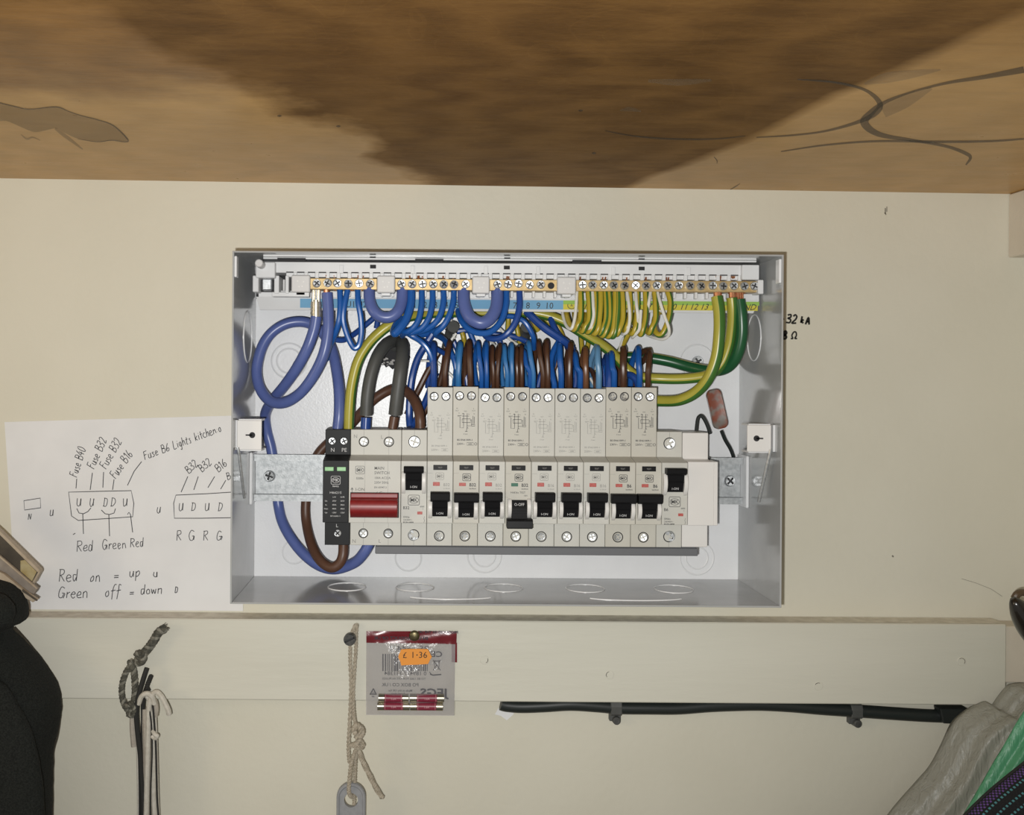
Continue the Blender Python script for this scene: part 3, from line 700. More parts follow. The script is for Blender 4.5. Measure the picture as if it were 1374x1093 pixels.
# ================================================================ breakers
MW, MX = 18.4, -70.5                        # module pitch and left edge of the row
def mod_x(i): return MX+MW*i
def logo(mb, x, z, h, wd=4.6, mi=0, ink=.3):
    a, b, r = wd*.52, wd*.46, wd*.12; pts = []
    for cx_, cz_, st in ((a-r, b-r, 0), (-a+r, b-r, 90), (-a+r, -b+r, 180), (a-r, -b+r, 270)):
        for k in range(4):
            an = R(st+k*30); pts.append((x+cx_+r*math.cos(an), z+cz_+r*math.sin(an)))
    mb.ribbon(pts, ink, h, True, mi)
    mb.ribbon([(x+wd*.43*math.cos(2*math.pi*i/22), z+wd*.3*math.sin(2*math.pi*i/22)) for i in range(22)], ink*.9, h, True, mi)
    text(mb, 'MK', x, z-wd*.165, h, wd*.5, 'CENTER', .95, bold=.012, mi=mi)
def screw_in_hole(root, x, z, h, r=3.25, me=None, sunk=.2):
    MB().ring((x, z), r-.55, r+.15, h+.04, h+.10, 24).build('screw_hole_shade', 'recess_shade', root)  # dark ring paints the shade around the sunk screw
    inst('terminal_screw', me or SCREW, root, (x, z, h+.35), random.uniform(-.8, .8))
G0 = .14
def body_profile(ztop, bevel_top=True):
    zb, n0, n1 = -120.3, -102.2, -57.4
    return [(zb,20.6),(zb,53),(n0,53),(n0+.4,69),(n1-.6,69),(n1+2.2,53),(ztop,53),(ztop,20.6),(-57,20.6),(-57,24),(-94,24),(-94,20.6)]
def toggle_up(root, xc, ztop, grip_w, grip_h, stem_w, stem_h, label='I-ON', base=69, cheeks=True, lift=8.0):
    zs = ztop-grip_h
    tg = MB()
    # grip leans out, stem falls back to the face
    tg.prism_x([(ztop-.2,base-.5),(ztop,base+lift-1.6),(ztop-.9,base+lift),(zs+1.2,base+lift-.6),(zs,base+lift-2.4),(zs,base-.5)], xc-grip_w/2, xc+grip_w/2, .35)
    o = tg.build('toggle', 'black', root)
    st = MB().prism_x([(zs+.1,base-.5),(zs+.1,base+lift-2.6),(zs-stem_h*.42,base+lift-4.6),(zs-stem_h,base+1.2),(zs-stem_h,base-.5)], xc-stem_w/2, xc+stem_w/2, .2)
    st.prism_x([(zs-stem_h*.40,base+lift-5.4),(zs-stem_h*.40,base+lift-3.9),(zs-stem_h*.47,base+lift-4.3),(zs-stem_h*.47,base+lift-5.6)], xc-stem_w/2+.1, xc+stem_w/2-.1)
    st.build('toggle_stem', 'black', o)
    tx = MB(); zt = zs-stem_h*.86; text(tx, label, xc, zt, 0, 2.3, 'CENTER', 1.0, bold=.01)
    z0_, h0_, z1_, h1_ = zs-stem_h*.42, base+lift-4.6, zs-stem_h, base+1.2
    tx.v = [(x, z, h0_+(h1_-h0_)*(z-z0_)/(z1_-z0_)+.12) for x, z, _ in tx.v]
    tx.build('toggle_print', 'print_white', o)
    if cheeks: make_cheeks(root, xc, zs+.6, zs-stem_h-1.6, stem_w, base)
def make_cheeks(root, xc, za, zb, stem_w, base, wdt=2.7):
    for s_ in (-1, 1):
        xa = xc+s_*(stem_w/2+.15); xb = xa+s_*wdt
        prof = [(za, base-.4)]+[(za+(zb-za)*t, base+5.2*math.sin(math.pi*min(1, .16+t*.84))**.7) for t in [i/8 for i in range(9)]]+[(zb, base-.4)]
        MB().prism_x(prof, min(xa, xb), max(xa, xb), .3).build('toggle_guard', 'blank', root, smooth=True)
def toggle_down(root, xc, ztop, grip_w, grip_h, stem_w, stem_h, label='O-OFF', base=69, lift=8.0):
    zs = ztop-stem_h
    tg = MB().prism_x([(zs,base-.5),(zs,base+lift-2),(zs-1.2,base+lift-.4),(zs-grip_h+.6,base+lift),(zs-grip_h,base+lift-1.4),(zs-grip_h+.5,base-.5)], xc-grip_w/2, xc+grip_w/2, .35)
    o = tg.build('toggle', 'black', root)
    st = MB().prism_x([(ztop,base-.5),(ztop,base+1.4),(ztop-stem_h*.4,base+lift-4.8),(zs-.1,base+lift-2.6),(zs-.1,base-.5)], xc-stem_w/2, xc+stem_w/2, .2)
    for k in (.5, .64, .78): st.box(xc-stem_w/2+.1, xc+stem_w/2-.1, ztop-stem_h*k-.25, ztop-stem_h*k+.25, base, base+lift-4.6+4*(k-.4))
    st.build('toggle_stem', 'black', o)
    tx = MB(); text(tx, label, xc, ztop-stem_h*.3, 0, 2.6, 'CENTER', .95, bold=.012)
    tx.v = [(x, z, base+1.5+(lift-6.2)*(ztop-z)/(stem_h*.4)+.1) for x, z, _ in tx.v]
    tx.build('toggle_print', 'print_white', o)
    make_cheeks(root, xc, ztop+.9, zs-.4, stem_w, base)
ND = 'two-module'
# --- surge protector (module 0)
def surge():
    x0 = mod_x(0); xa, xb = x0+G0, x0+MW-G0; xc = x0+MW/2
    t = thing('surge_protector', 'charcoal surge protector with two green windows at the left end of the breaker row', 'surge protector', (xc, -120.3, 20))
    MB().prism_x(body_profile(-36.9), xa, xb, .3).build('body', 'spd', t)
    for dx in (-4.1, 4.4): screw_in_hole(t, xc+dx, -45.3, 53, 3.0)
    screw_in_hole(t, xc+.2, -111.7, 53, 3.4)
    for dx in (-4.6, 4.0): MB().box(xc+dx-3.1, xc+dx+3.1, -65.4, -62.6, 68.9, 69.25, .2).build('status_window', 'green_win', t)
    p = MB(); text(p, 'N', xc-3.7, -53.0, 53.12, 3.9); text(p, 'PE', xc+4.6, -53.0, 53.12, 3.9); text(p, 'L', xc-.2, -107.4, 53.12, 3.4)
    logo(p, xc, -71.9, 69.12, 6.2); text(p, 'Sentry', xc, -76.6, 69.12, 1.7, bold=.02); text(p, 'H6621S', xc, -81.4, 69.12, 2.3, sx=1.15)
    for i, row in enumerate((('', 'L-N', 'N-PE'), ('Uc:', '275V', '255V'), ('In:', '20kA', '20kA'), ('Imax:', '40kA', '40kA'), ('Up:', '1.5kV', '1.5kV'))):
        for dx, s_ in zip((-6.6, -.9, 4.9), row):
            if s_: text(p, s_, xc+dx, -84.2-i*2.75, 69.12, 1.35, bold=.012)
    text(p, 'IEC 61643-11', xc, -97.6, 69.12, 1.3, bold=.012)
    p.build('printed_marks', 'print_white', t)['kind'] = 'stuff'
surge()
# --- main switch (modules 1-2)
def main_switch():
    x0 = mod_x(1); xa, xb = x0+G0, x0+2*MW-G0; xc = x0+MW; l, r = x0+MW*.52, x0+MW*1.5
    t = thing('main_switch', 'double-width grey main switch with a wide red lever', 'switch', (xc, -120.3, 20))
    MB().prism_x(body_profile(-36.9), xa, xb, .3).build('body', 'plast', t)
    for x in (l, r):
        screw_in_hole(t, x, -45.6, 53, 3.6, SCREW_L if False else None); screw_in_hole(t, x, -111.7, 53, 3.4)
    seams = MB()
    for x in (l, r):
        for a, b in ((-37.2, -41.5), (-49.6, -55.8), (-103, -107.8), (-115.6, -120)): seams.ribbon([(x, a), (x, b)], .18, 53.06)
    seams.ribbon([(x0+MW*.62, -58), (x0+MW*.62, -102)], .14, 69.06); seams.ribbon([(x0+MW*1.5, -58), (x0+MW*1.5, -102)], .14, 69.06)
    seams.build('mould_line', 'print_grey', t)
    g = MB(); text(g, 'N', x0+3.5, -43.0, 53.12, 3.6); text(g, 'L', x0+MW+4.2, -43.4, 53.12, 3.8); text(g, 'N', x0+2.9, -118.6, 53.12, 3.8); text(g, 'L', x0+MW+3, -118.4, 53.12, 3.6)
    g.build('printed_letter', 'print_grey', t)
    p = MB(); logo(p, x0+7.9, -64.6, 69.12, 6.0); text(p, '5500s', x0+7.8, -71.2, 69.12, 2.2, bold=.01)
    for i, (s_, sz) in enumerate((('MAIN', 3.0), ('SWITCH', 3.0), ('100A AC22A', 2.2), ('230V 50Hz', 2.35), ('EN 60947-3', 1.9))): text(p, s_, x0+18.0, -64.2-i*3.3, 69.12, sz, 'LEFT', .95, bold=.006)
    p.ribbon([(x0+19.6, -80.6), (x0+20.4, -79.8)], .25, 69.12); p.ribbon([(x0+21.6, -80.6), (x0+22.4, -79.8), (x0+23.6, -79.8)], .25, 69.12)
    text(p, 'I-ON', x0+4.7, -79.2, 69.12, 2.9, 'LEFT', 1.05)
    p.ribbon([(x0+2.4, -80.3), (x0+2.4, -77.4)], .35, 69.12); p.ribbon([(x0+1.6, -78.5), (x0+2.4, -77.1), (x0+3.2, -78.5)], .5, 69.12)
    p.build('printed_marks', 'print_mid', t)['kind'] = 'stuff'
    lv = MB().prism_x([(-80.7,68.6),(-80.7,72.2),(-83.8,72.8),(-84.1,76.8),(-85.4,79.2),(-88.6,80.2),(-91.4,80.2),(-93.2,79.6),(-97.2,74.5),(-97.6,71.5),(-97.6,68.6)], x0+1.7, x0+MW*1.89, .45)
    lv.build('lever', 'red', t, smooth=True, auto=25)
    MB().box(x0+1.2, x0+MW*1.93, -98.1, -80.3, 68.9, 69.2).build('lever_slot', 'recess_shade', t)
main_switch()
# --- single breakers without the tall top (modules 3 and 13)
def mcb(i, rating, code, label):
    x0 = mod_x(i); xa, xb = x0+G0, x0+MW-G0; xc = x0+MW/2
    t = thing('circuit_breaker', label, 'circuit breaker', (xc, -120.3, 20), 'low single breakers at the ends of the row')
    MB().prism_x(body_profile(-36.9), xa, xb, .3).build('body', 'plast', t)
    sm = MB(); sm.ribbon([(xc, -37.2), (xc, -41.2)], .2, 53.06); sm.ribbon([(xc, -116), (xc, -120)], .2, 53.06); sm.build('mould_line', 'print_grey', t)
    screw_in_hole(t, xc, -45.4, 53, 4.2, SCREW_L); screw_in_hole(t, xc, -112.6, 53, 3.9, SCREW_L)
    toggle_up(t, xc-.2, -61.3, 14.0, 5.0, 11.4, 12.2, cheeks=False); make_cheeks(t, xc-.2, -65.5, -81.2, 11.4, 69)
    p = MB(); logo(p, xc, -85.5, 69.12, 7.6, ink=.34); text(p, rating, x0+1.6, -92.0, 69.12, 2.9, 'LEFT', bold=.012)
    text(p, code, x0+1.8, -98.2, 69.12, 1.9, 'LEFT', bold=.008); text(p, '230/400V~', x0+1.8, -100.0, 69.12, 1.45, 'LEFT', bold=.008); text(p, 'BS EN 60898', x0+1.8, -101.7, 69.12, 1.35, 'LEFT', bold=.03)
    text(p, '6000', xb-3.2, -90.6, 69.12, 1.5, bold=.01); text(p, '3', xb-2.6, -92.2, 69.12, 1.3)
    p.ribbon([(xb-1.4, -97), (xb-1.9, -98.6), (xb-1.4, -100), (xb-1.9, -101.4)], .2, 69.12)
    p.build('printed_marks', 'print_dark', t)['kind'] = 'stuff'
    MB().box(xb-6.6, xb-3.0, -95.6, -93.6, 69, 69.3, .15).build('indicator_flag', 'flag', t)
mcb(3, 'B32', '5932s', 'low single breaker marked B32 beside the red main switch, without a tall top')
mcb(13, 'B6', '5906s', 'low single breaker marked B6 beside the white blank, without a tall top')
# --- tall breakers with residual current protection (modules 4-12)
def diagram(p, xc, z, h, ink, s_=1.0):
    S = lambda pts: p.ribbon([(xc+a*s_, z+b*s_) for a, b in pts], ink, h)
    for dx, tops in ((-6.4, ('N', 'OUT')), (5.6, ('L', 'OUT'))):
        text(p, tops[0], xc+dx, z+8.2, h, 1.35); text(p, tops[1], xc+dx, z+6.6, h, 1.2)
    text(p, 'TEST', xc-.3, z+6.2, h, 1.1)
    for pts in ([(-1.8,5.6),(-1.8,-3.4)], [(1.0,5.6),(1.0,-5.6),(.4,-8.6)], [(-2.9,3.4),(2.4,3.4)], [(-2.9,1.2),(3.6,1.2),(3.6,-1.6),(-2.9,-1.6),(-2.9,1.2)], [(-1.8,-3.4),(-1.8,-5.8),(-4.6,-5.8),(-4.6,2.8)],
                [(-6.6,3.8),(-3.4,3.8)], [(-2.9,4.9),(-2.3,5.6),(-1.2,4.9)], [(2.0,5.2),(2.6,4.6)], [(3.6,0),(4.4,.8),(4.4,-4.2),(1.0,-4.2)], [(5.6,3.6),(5.6,-2.8)], [(6.6,3.0),(6.6,-2.8)], [(4.4,-3.2),(7.0,-3.2),(7.0,-4.4),(4.4,-4.4)], [(-.6,-8.6),(1.4,-8.6)], [(1.0,-5.6),(2.0,-6.2)]): S(pts)
    text(p, 'N', xc-5.0, z+4.9, h, 1.1); text(p, 'Pol.', xc-5.0, z+2.5, h, 1.1); text(p, 'FE', xc+6.0, z+4.4, h, 1.1); text(p, 'E lead', xc-.2, z-10.2, h, 1.2)
def rcbo(i, rating, style, on, label, top=0.0):
    x0 = mod_x(i); xa, xb = x0+G0, x0+MW-G0; xc = x0+MW/2
    t = thing('residual_current_breaker', label, 'circuit breaker', (xc, -120.3, 20), 'tall breakers in the middle of the row')
    dark = style == 'dark'
    MB().prism_x(body_profile(-6+top), xa, xb, .3).build('body', 'plast' if not dark else 'plast_side', t)
    for dx in (-4.4, 4.1): screw_in_hole(t, xc+dx, -12.6+top, 53, 3.1)
    screw_in_hole(t, xc, -113.2, 53, 3.7, SCREW_L if False else None)
    p = MB(); ink = .34 if dark else .22
    dz = 1.2 if dark else -1.6
    diagram(p, xc+.2, -31.5+dz+top, 53.12, ink, .92)
    text(p, 'BS EN61009-1', xc-.4, -46.6+dz*1.4+top, 53.12, 1.75, 'CENTER', 1.1, bold=.02 if dark else 0); text(p, '230V~', xc-3.4, -49.6+dz*1.4+top, 53.12, 2.1, bold=.01 if dark else 0)
    bx = xc+3.4; bz = -48.9+dz*1.4+top; p.ribbon([(bx-2.4,bz-.9),(bx+2.4,bz-.9),(bx+2.4,bz+.9),(bx-2.4,bz+.9)], ink*.8, 53.12, True); text(p, '6000', bx, bz-.5, 53.12, 1.3, bold=.015)
    if dark: p.ribbon([(bx+4+.9*math.cos(k*.6), bz+.9*math.sin(k*.6)) for k in range(10)], .3, 53.12, True)
    xo = xc+.6*(1 if dark else 0)
    logo(p, xo-.2, -69.2 if dark else -68.6, 69.12, 5.4, ink=.36 if dark else .22)
    text(p, rating, xc+4.6, -75.6, 69.12, 3.2 if dark else 3.0, 'CENTER', .95, bold=.022 if dark else 0)
    text(p, 'In 30mA' if not dark else 'Idn30mA', xc+4.6, -77.6, 69.12, 1.3, bold=.015 if dark else 0)
    if not on: text(p, 'H6836s TEST', xc-.2, -80.4, 69.12, 2.0, 'CENTER', .95); text(p, '1001', xc+5.2, -82.4, 69.12, 1.5)
    p.build('printed_marks', 'print_dark' if dark else 'print_grey', t)['kind'] = 'stuff'
    w_ = MB().box(xc-4.8, xc+5.0, -64.2, -60.6, 68.9, 69.35, .15).build('test_button', 'black', t)
    q = MB(); text(q, 'TEST', xc, -63.0, 69.42, 1.5); q.build('button_print', 'print_grey', w_)
    MB().box(xc-5.0, xc-.2, -75.4, -73.1 if dark else -72.7, 69, 69.35, .15).build('indicator_flag', 'flag' if on else 'flaggreen', t)
    if on:
        wide = dark
        toggle_up(t, xc, -79.0 if not dark else -79.6, 17.2 if wide else 13.6, 7.0, 10.6, 10.8)
    else: toggle_down(t, xc+.6, -84.9, 18.0, 6.9, 10.6, 12.6)
    sm = MB(); sm.ribbon([(xa+.2, -66.4), (xc-5.2, -66.4)], .14, 69.06); sm.ribbon([(xa+.2, -83.2), (xa+2.6, -83.2)], .14, 69.06); sm.build('mould_line', 'print_grey', t)
rc = [('B32','grey',True,'tall breaker marked B32 with faint grey print, leftmost of the tall ones',0),
      ('B32','dark',True,'tall breaker marked B32 with bold black print and wide raised toggle',.5),
      ('B32','grey',True,'tall breaker marked B32 with faint grey print beside the switched-off one',-.6),
      ('B32','dark',False,'tall breaker with green flag and its toggle down at OFF',.3),
      ('B16','grey',True,'tall breaker marked B16 just right of the switched-off breaker',-.4),
      ('B16','grey',True,'tall breaker marked B16, middle one of the three B16 breakers',-.3),
      ('B16','grey',True,'tall breaker marked B16, next to the B6 breakers',-.4),
      ('B6','dark',True,'tall breaker marked B6 next to the last B16 breaker',.8),
      ('B6','dark',True,'tall breaker marked B6 at the right end of the tall ones',.8)]
for i, (a, b, c_, d, e) in enumerate(rc): rcbo(4+i, a, b, c_, d, e)
# --- blanking module
xb0 = mod_x(14)
bm_ = thing('blanking_module', 'plain white blank filling the right end of the breaker row', 'blank module', (xb0+10, -120.3, 20))
MB().prism_x([(-120,20.6),(-120,53),(-102.4,53),(-102.2,68.5),(-57.2,68.5),(-56.6,53),(-37.6,53),(-37.6,20.6),(-57,20.6),(-57,24),(-94,24),(-94,20.6)], xb0+.25, xb0+18.7, .3).build('body', 'blank', bm_)
MB().prism_x([(-102.4,54),(-102.2,68.5),(-57.2,68.5),(-57.0,54)], xb0+18.7, xb0+21.3, .3).build('side_lip', 'blank', bm_)
MB().prism_x([(-104,24),(-101.5,52),(-56,52),(-54,24)], xb0+18.8, xb0+20.6, .2).build('side_strip', 'spd', bm_)  # dark strip along the right side of the blank
# --- busbar below
bb = MB().box(U(505,0,52)[0], U(938,0,52)[0], -126.6, -121.0, 34, 52.5, .5)
bb.box(U(505,0,52)[0]+1, U(938,0,52)[0]-1, -121.2, -120.4, 36, 50)
tag(bb.build('busbar', 'busbar', origin=(80, -126, 40)), 'long grey busbar strip running under the breakers', 'busbar')

# ================================================================ cables
def wire(name, m_, r, pts, label, group=None, stripe=None, n=10, per=7, twist=0, cat='cable', rend=None):
    ps = [P(*q) for q in pts]
    org = (ps[0][0], ps[0][1], 0)
    mb = MB().tube(ps, r, n, 0, stripe, per, twist=twist)
    o = mb.build(name, m_, None, ps[-1], smooth=True)
    return tag(o, label, cat, group)
GYF = [(95, 62)]                        # green half on the right of a fat earth
# --- thick blue neutral cables
cr = thing('blue_cable', 'thick blue cable with a crimped metal pin, dropping behind the rail', 'cable', P(495, 731, 45))
MB().tube([P(*q) for q in [(424.5,424,57),(421,443,56),(412,468,55),(398,494,50),(382,517,40),(365,538,25),(356,556,12),(358,578,7),(364,602,6.6),(370,640,6.6),(374,680,7),(382,707,14),(402,737,22),(426,757,27),(450,763,30),(475,755,37),(488,742,43),(496,728,44)]], 4.1, 12, per=8).build('insulation', 'cfat', cr, smooth=True)
p0, p1, p2 = P(424, 425, 57), P(424, 405, 57), P(424.5, 389, 57)
lug = MB().tube([p0, p1], 3.9, 12, smooth=False).tube([p1, ((p1[0]+p2[0])/2, p1[1]+1.5, 57)], 2.6, 12, smooth=False)
for k in (.25, .5, .75): 
    q = [p0[i]+(p1[i]-p0[i])*k for i in range(3)]; lug.tube([(q[0], q[1]-.5, q[2]), (q[0], q[1]+.5, q[2])], 4.15, 12, smooth=False)
for dx in (-1.9, 1.9): lug.tube([(p1[0]+dx, p1[1]-.5, 57.5), (p2[0]+dx, p2[1], 57.5)], 1.35, 8, smooth=False)
lug.build('crimped_pin', 'crimp', cr, smooth=True)
c2 = thing('blue_cable', 'thick blue cable looping at the left from the second terminal into the charcoal surge protector', 'cable', P(450, 572, 42))
MB().tube([P(*q) for q in [(439,393,56),(440.5,420,57),(440,446,58),(434,476,58),(420,505,55),(402,528,50),(382,540,44),(363,538,38),(349,521,32),(344.5,497,27),(350,470,24),(362,449,22),(380,436,21),(400,431.5,20),(418,435,20),(434,448,22),(445,468,27),(451,493,33),(455,525,39),(455,555,42),(453,575,42)]], 4.1, 12, per=8).build('insulation', 'cfat', c2, smooth=True)
MB().tube([P(438.5, 396, 56), P(438, 386, 56)], 2.4, 10, smooth=False).build('bare_end', 'copper', c2, smooth=True)
for nm, pts in (('link between the first and second brass bars', [(495.5,388,56),(496,402,59),(501,416,62),(511,424.5,63),(524,425,63),(534,417,62),(539,404,59),(540,388,56)]),
                ('link between the second and third brass bars', [(622,390,56),(623,408,60),(630,425,64),(644,433,66),(656,429,65),(664.5,416,62),(667,402,59),(667,390,56)])):
    wire('blue_link_cable', 'cfat', 4.2 if 'first' in nm else 4.5, pts, 'short thick blue u-shaped '+nm, n=12)
# --- thick brown, earth and meter tails
wire('brown_cable', 'cbrownfat', 3.8, [(461,730,40),(460,745,42),(455,756,42),(444,761,41),(430,752,36),(419,733,26),(412,706,12),(410,680,7.5),(414,645,6.4),(425,612,6.4),(445,590,6.6),(470,570,11),(485,553,15),(503,535,18),(523,523,20),(540,522,24),(553,533,32),(561,549,38),(563.5,562,41),(564,574,41)],
     'thick brown cable looping under the surge protector and arching behind the grey tails', n=12)
wire('earth_cable', ['cyelfat','cgrn'], 3.9, [(468,575,42),(469,548,43),(472,518,44),(480,486,45),(494,462,46),(512,444,47),(530,432,46),(548,425,42),(572,421,34),(600,419,28),(640,420,24),(690,419,24),(725,421,26),(755,431,28),(785,449,28),(812,466,27),(830,483,26),(842,496,26),(856,505,28),(885,508,30),(920,508,36),(950,503,42),(968,489,46),(978,465,49),(982,440,52),(983,415,55),(982,399,56)],
     'thick green and yellow cable from the surge protector across to the printed earth end', stripe=[(95, 58)], n=14)
wire('earth_cable', ['cyelfat','cgrn'], 4.2, [(962,398,56.5),(965,420,58),(965,448,59),(961,480,58),(950,508,55),(934,526,48),(914,536,40),(894,538,32),(870,536,24),(850,528,14)],
     'thick green and yellow cable curving in front at the right end', stripe=[(302, 78)], n=14)
wire('earth_cable', ['cgrnd','cyelfat'], 4.2, [(992,402,56),(995,425,57),(995,452,56),(988,478,52),(974,494,44),(952,497,34),(925,492,24),(895,484,18),(860,479,14),(825,480,10)],
     'thick dark green earth cable at the far right terminal, running left behind the others', stripe=[(135, 24)], n=14)
m1 = thing('meter_tail', 'fat grey meter tail with a blue core entering the main switch', 'cable', P(491, 574, 42))
MB().tube([P(*q) for q in [(491.5,557,42),(493,530,43),(498,502,42),(507,477,38),(518,462,28),(529,457,14),(532,462,3)]], 4.75, 12).build('sheath', 'cgrey', m1, smooth=True)
MB().tube([P(491.3, 560, 42), P(490.5, 575, 42)], 3.9, 12, smooth=False).build('core', 'cblue_dark', m1, smooth=True)['label'] = 'blue core'
m2 = thing('meter_tail', 'fat grey meter tail with a brown core entering the main switch', 'cable', P(527, 574, 42))
MB().tube([P(*q) for q in [(530,556,42),(533,530,44),(537,500,44),(540,478,38),(540,463,26),(536,459,12),(531,464,3)]], 5.0, 12).build('sheath', 'cgrey', m2, smooth=True)
MB().tube([P(529.3, 559, 42), P(526.5, 575, 42)], 3.6, 12, smooth=False).build('core', 'cbrownfat', m2, smooth=True)['label'] = 'brown core'

# --- thin blue neutrals from the left three bars
NB = 'thin blue neutral wires under the brass bars'
blues = [
 ('cblue',2.1,[(456,389,56),(456.5,412,58),(454,434,58),(448,452,54),(442,466,46),(438,482,36)],'thin blue wire under the third screw, running down beside the thick blue cable'),
 ('cblue',2.1,[(466.5,389,56),(462,410,58),(460.5,428,58),(464,444,57),(470,459,56),(476,467,56),(482,462,56),(485,446,57),(484,425,58),(480.5,405,58),(480,389,56)],'thin blue wire making a narrow v loop between the fourth and fifth screws'),
 ('cblue_dark',2.1,[(446,450,40),(449,455,42),(461,456,40),(474,449,34),(488,438,30),(502,426,28),(516,412,26)],'thin blue wire slanting up behind the v loop'),
 ('cblue_dark',2.1,[(505,440,22),(508,424,24),(514,410,24)],'short thin blue wire behind the first u-shaped link'),
 ('cblue',3.0,[(552,389,56),(551,408,59),(545,428,62),(536,441,64),(530,447,63),(529,442,56),(538,428,46),(556,418,36),(572,412,30)],'blue wire under the second screw of the second bar, curling into a wide loop'),
 ('cblue',2.2,[(566,389,56),(565.5,410,59),(561,430,61),(552,442,61),(542,445,58),(534,440,50)],'blue wire under the third screw of the second bar'),
 ('cblue',2.2,[(580.5,389,56),(580,408,59),(575,427,61),(566,440,61),(553,446,59),(543,447,54),(540,450,46)],'blue wire under the fourth screw of the second bar'),
 ('cblue',2.2,[(595,389,56),(595,406,59),(590,424,61),(581,436,61),(568,443,58),(554,446,52),(546,444,46)],'blue wire under the fifth screw of the second bar'),
 ('cblue',2.2,[(609,389,56),(608,406,59),(602,425,61),(594,438,61),(586,445,59),(585,449,54),(591,452,46),(598,458,36),(604,470,26)],'blue wire under the sixth screw of the second bar, hooking back on itself'),
 ('cblue',2.3,[(679.5,389,56),(679,408,60),(673,429,63),(660,444,65),(645,447,65),(630,442,62),(619,430,56),(615,418,48),(615,408,40)],'blue wire under the second screw of the third bar, looping left below the thick link'),
 ('cblue_dark',2.3,[(697,391,56),(697,412,59),(691,433,61),(680,448,61),(668,454,58),(655,453,52),(648,446,44)],'dark blue wire under the third screw of the third bar'),
 ('cblue',2.1,[(545,446,46),(556,452,46),(567,460,47),(575,470,47),(580,484,46),(582,500,44),(582,520,42)],'blue wire sweeping down to the first tall breaker'),
 ('cblue',1.9,[(676,424,40),(690,425,42),(703,431,44),(711,442,44),(716,454,42),(716,468,34)],'blue wire curving right over the middle breakers'),
 ('cblue_dark',3.0,[(706,417,34),(716,427,36),(731,440,38),(747,451,38),(760,460,36),(768,470,28)],'dark blue cable slanting down behind the middle breakers'),
 ('cblue_dark',2.4,[(738,424,28),(743,438,32),(750,450,34),(760,459,34),(768,466,30)],'dark blue wire beside the slanting cable'),
 ('cblue_dark',1.9,[(542,444,40),(556,453,36),(570,459,32),(582,466,28),(596,474,22)],'thin blue wire passing right behind the grey tail'),
 ('cblue_dark',2.7,[(580,448,26),(570,464,26),(560,482,24),(553,506,22),(550,530,22),(549,556,22),(550,572,24)],'blue cable dropping behind the low breaker next to the main switch'),
 ('cblue_dark',2.4,[(585,500,14),(578,520,14),(570,540,16),(560,560,20),(552,572,24)],'blue wire slanting behind the first tall breaker'),
]
for i, (m_, r, pts, lb) in enumerate(blues): wire('blue_wire', m_, r, pts, lb, NB)
wire('brown_wire', 'cbrown', 2.4, [(590,470,14),(582,484,14),(572,502,15),(562,522,16),(553,540,18),(546,556,20)], 'brown cable slanting behind the first tall breaker')
wire('brown_wire', 'cbrown', 2.2, [(584,525,12),(574,545,12),(566,560,14),(560,575,16)], 'lower brown wire slanting behind the low breaker')

# --- tails arching into the tops of the tall breakers:  (x at top, y of arch, x at breaker, colour, radius, side lean behind)
ORD = ['first','second','third','fourth','fifth','sixth','seventh','eighth','ninth']
tails = [
 (0,581,458,582,'cblue_dark',2.4,-6,'blue neutral'),(0,602,455,597,'cbrown',2.1,-8,'brown'),
 (1,617,457,615,'cblue_light',2.2,-5,'blue neutral'),(1,629,455,631,'cbrown',2.2,-6,'brown'),
 (2,641,456,646,'cblue',1.8,-5,'left blue neutral'),(2,652,456,653,'cblue',1.8,-5,'right blue neutral'),(2,660,461,662,'cbrown',1.5,-3,'left brown'),(2,670,459,667.5,'cbrown',1.6,-8,'right brown'),
 (3,676,460,680.5,'cblue_light',1.7,-4,'left light blue neutral'),(3,686,458,687,'cblue_light',1.8,-6,'right light blue neutral'),(3,693,463,694,'cbrown',1.5,-3,'left brown'),(3,699,461,700,'cbrown',1.7,-4,'right brown'),
 (4,703,467,711,'cblue',1.8,-4,'left blue neutral'),(4,709,455,715.5,'cblue_light',1.9,-7,'right blue neutral'),(4,722,455,728.5,'cbrown',2.0,-6,'left brown'),(4,733,454,735,'cbrown',2.0,-6,'right brown'),
 (5,750,458,753,'cblue',2.2,-9,'blue neutral'),(5,765,457,764,'cbrown',2.2,-6,'brown'),
 (6,771,470,778.5,'cblue',2.1,-4,'blue neutral'),(6,785,464,786,'cbrown_light',2.2,-6,'light brown'),
 (7,801,462,803.5,'cblue_pale',2.2,-8,'pale blue neutral'),(7,820,470,824,'cblue',2.2,-8,'blue neutral on the right'),(7,836,463,836.5,'cbrown',2.5,-6,'brown'),
 (8,856,463,858,'cblue',2.2,-10,'blue neutral'),(8,871,468,869.5,'cbrown',2.1,-14,'brown')]
for k, px, py, bx, m_, r, lean, what in tails:
    lb = f'{what} wire arching into the {ORD[k]} tall breaker from the left'
    nm = 'brown_wire' if 'brown' in what else 'blue_wire'
    j = random.uniform(-2, 2)
    wire(nm, m_, r, [(bx+lean*1.2+j, 520, 10),(px+lean*.9, 492+j, 14),(px+lean*.45, py+14, 21),(px-.5, py+4.2, 31),(px+.8, py+6.5, 40),(px*.6+bx*.4, py+22, 45.5),(bx, 500, 46),(bx, 514, 44),(bx, 521, 42)], lb, 'tails into the tall breakers')
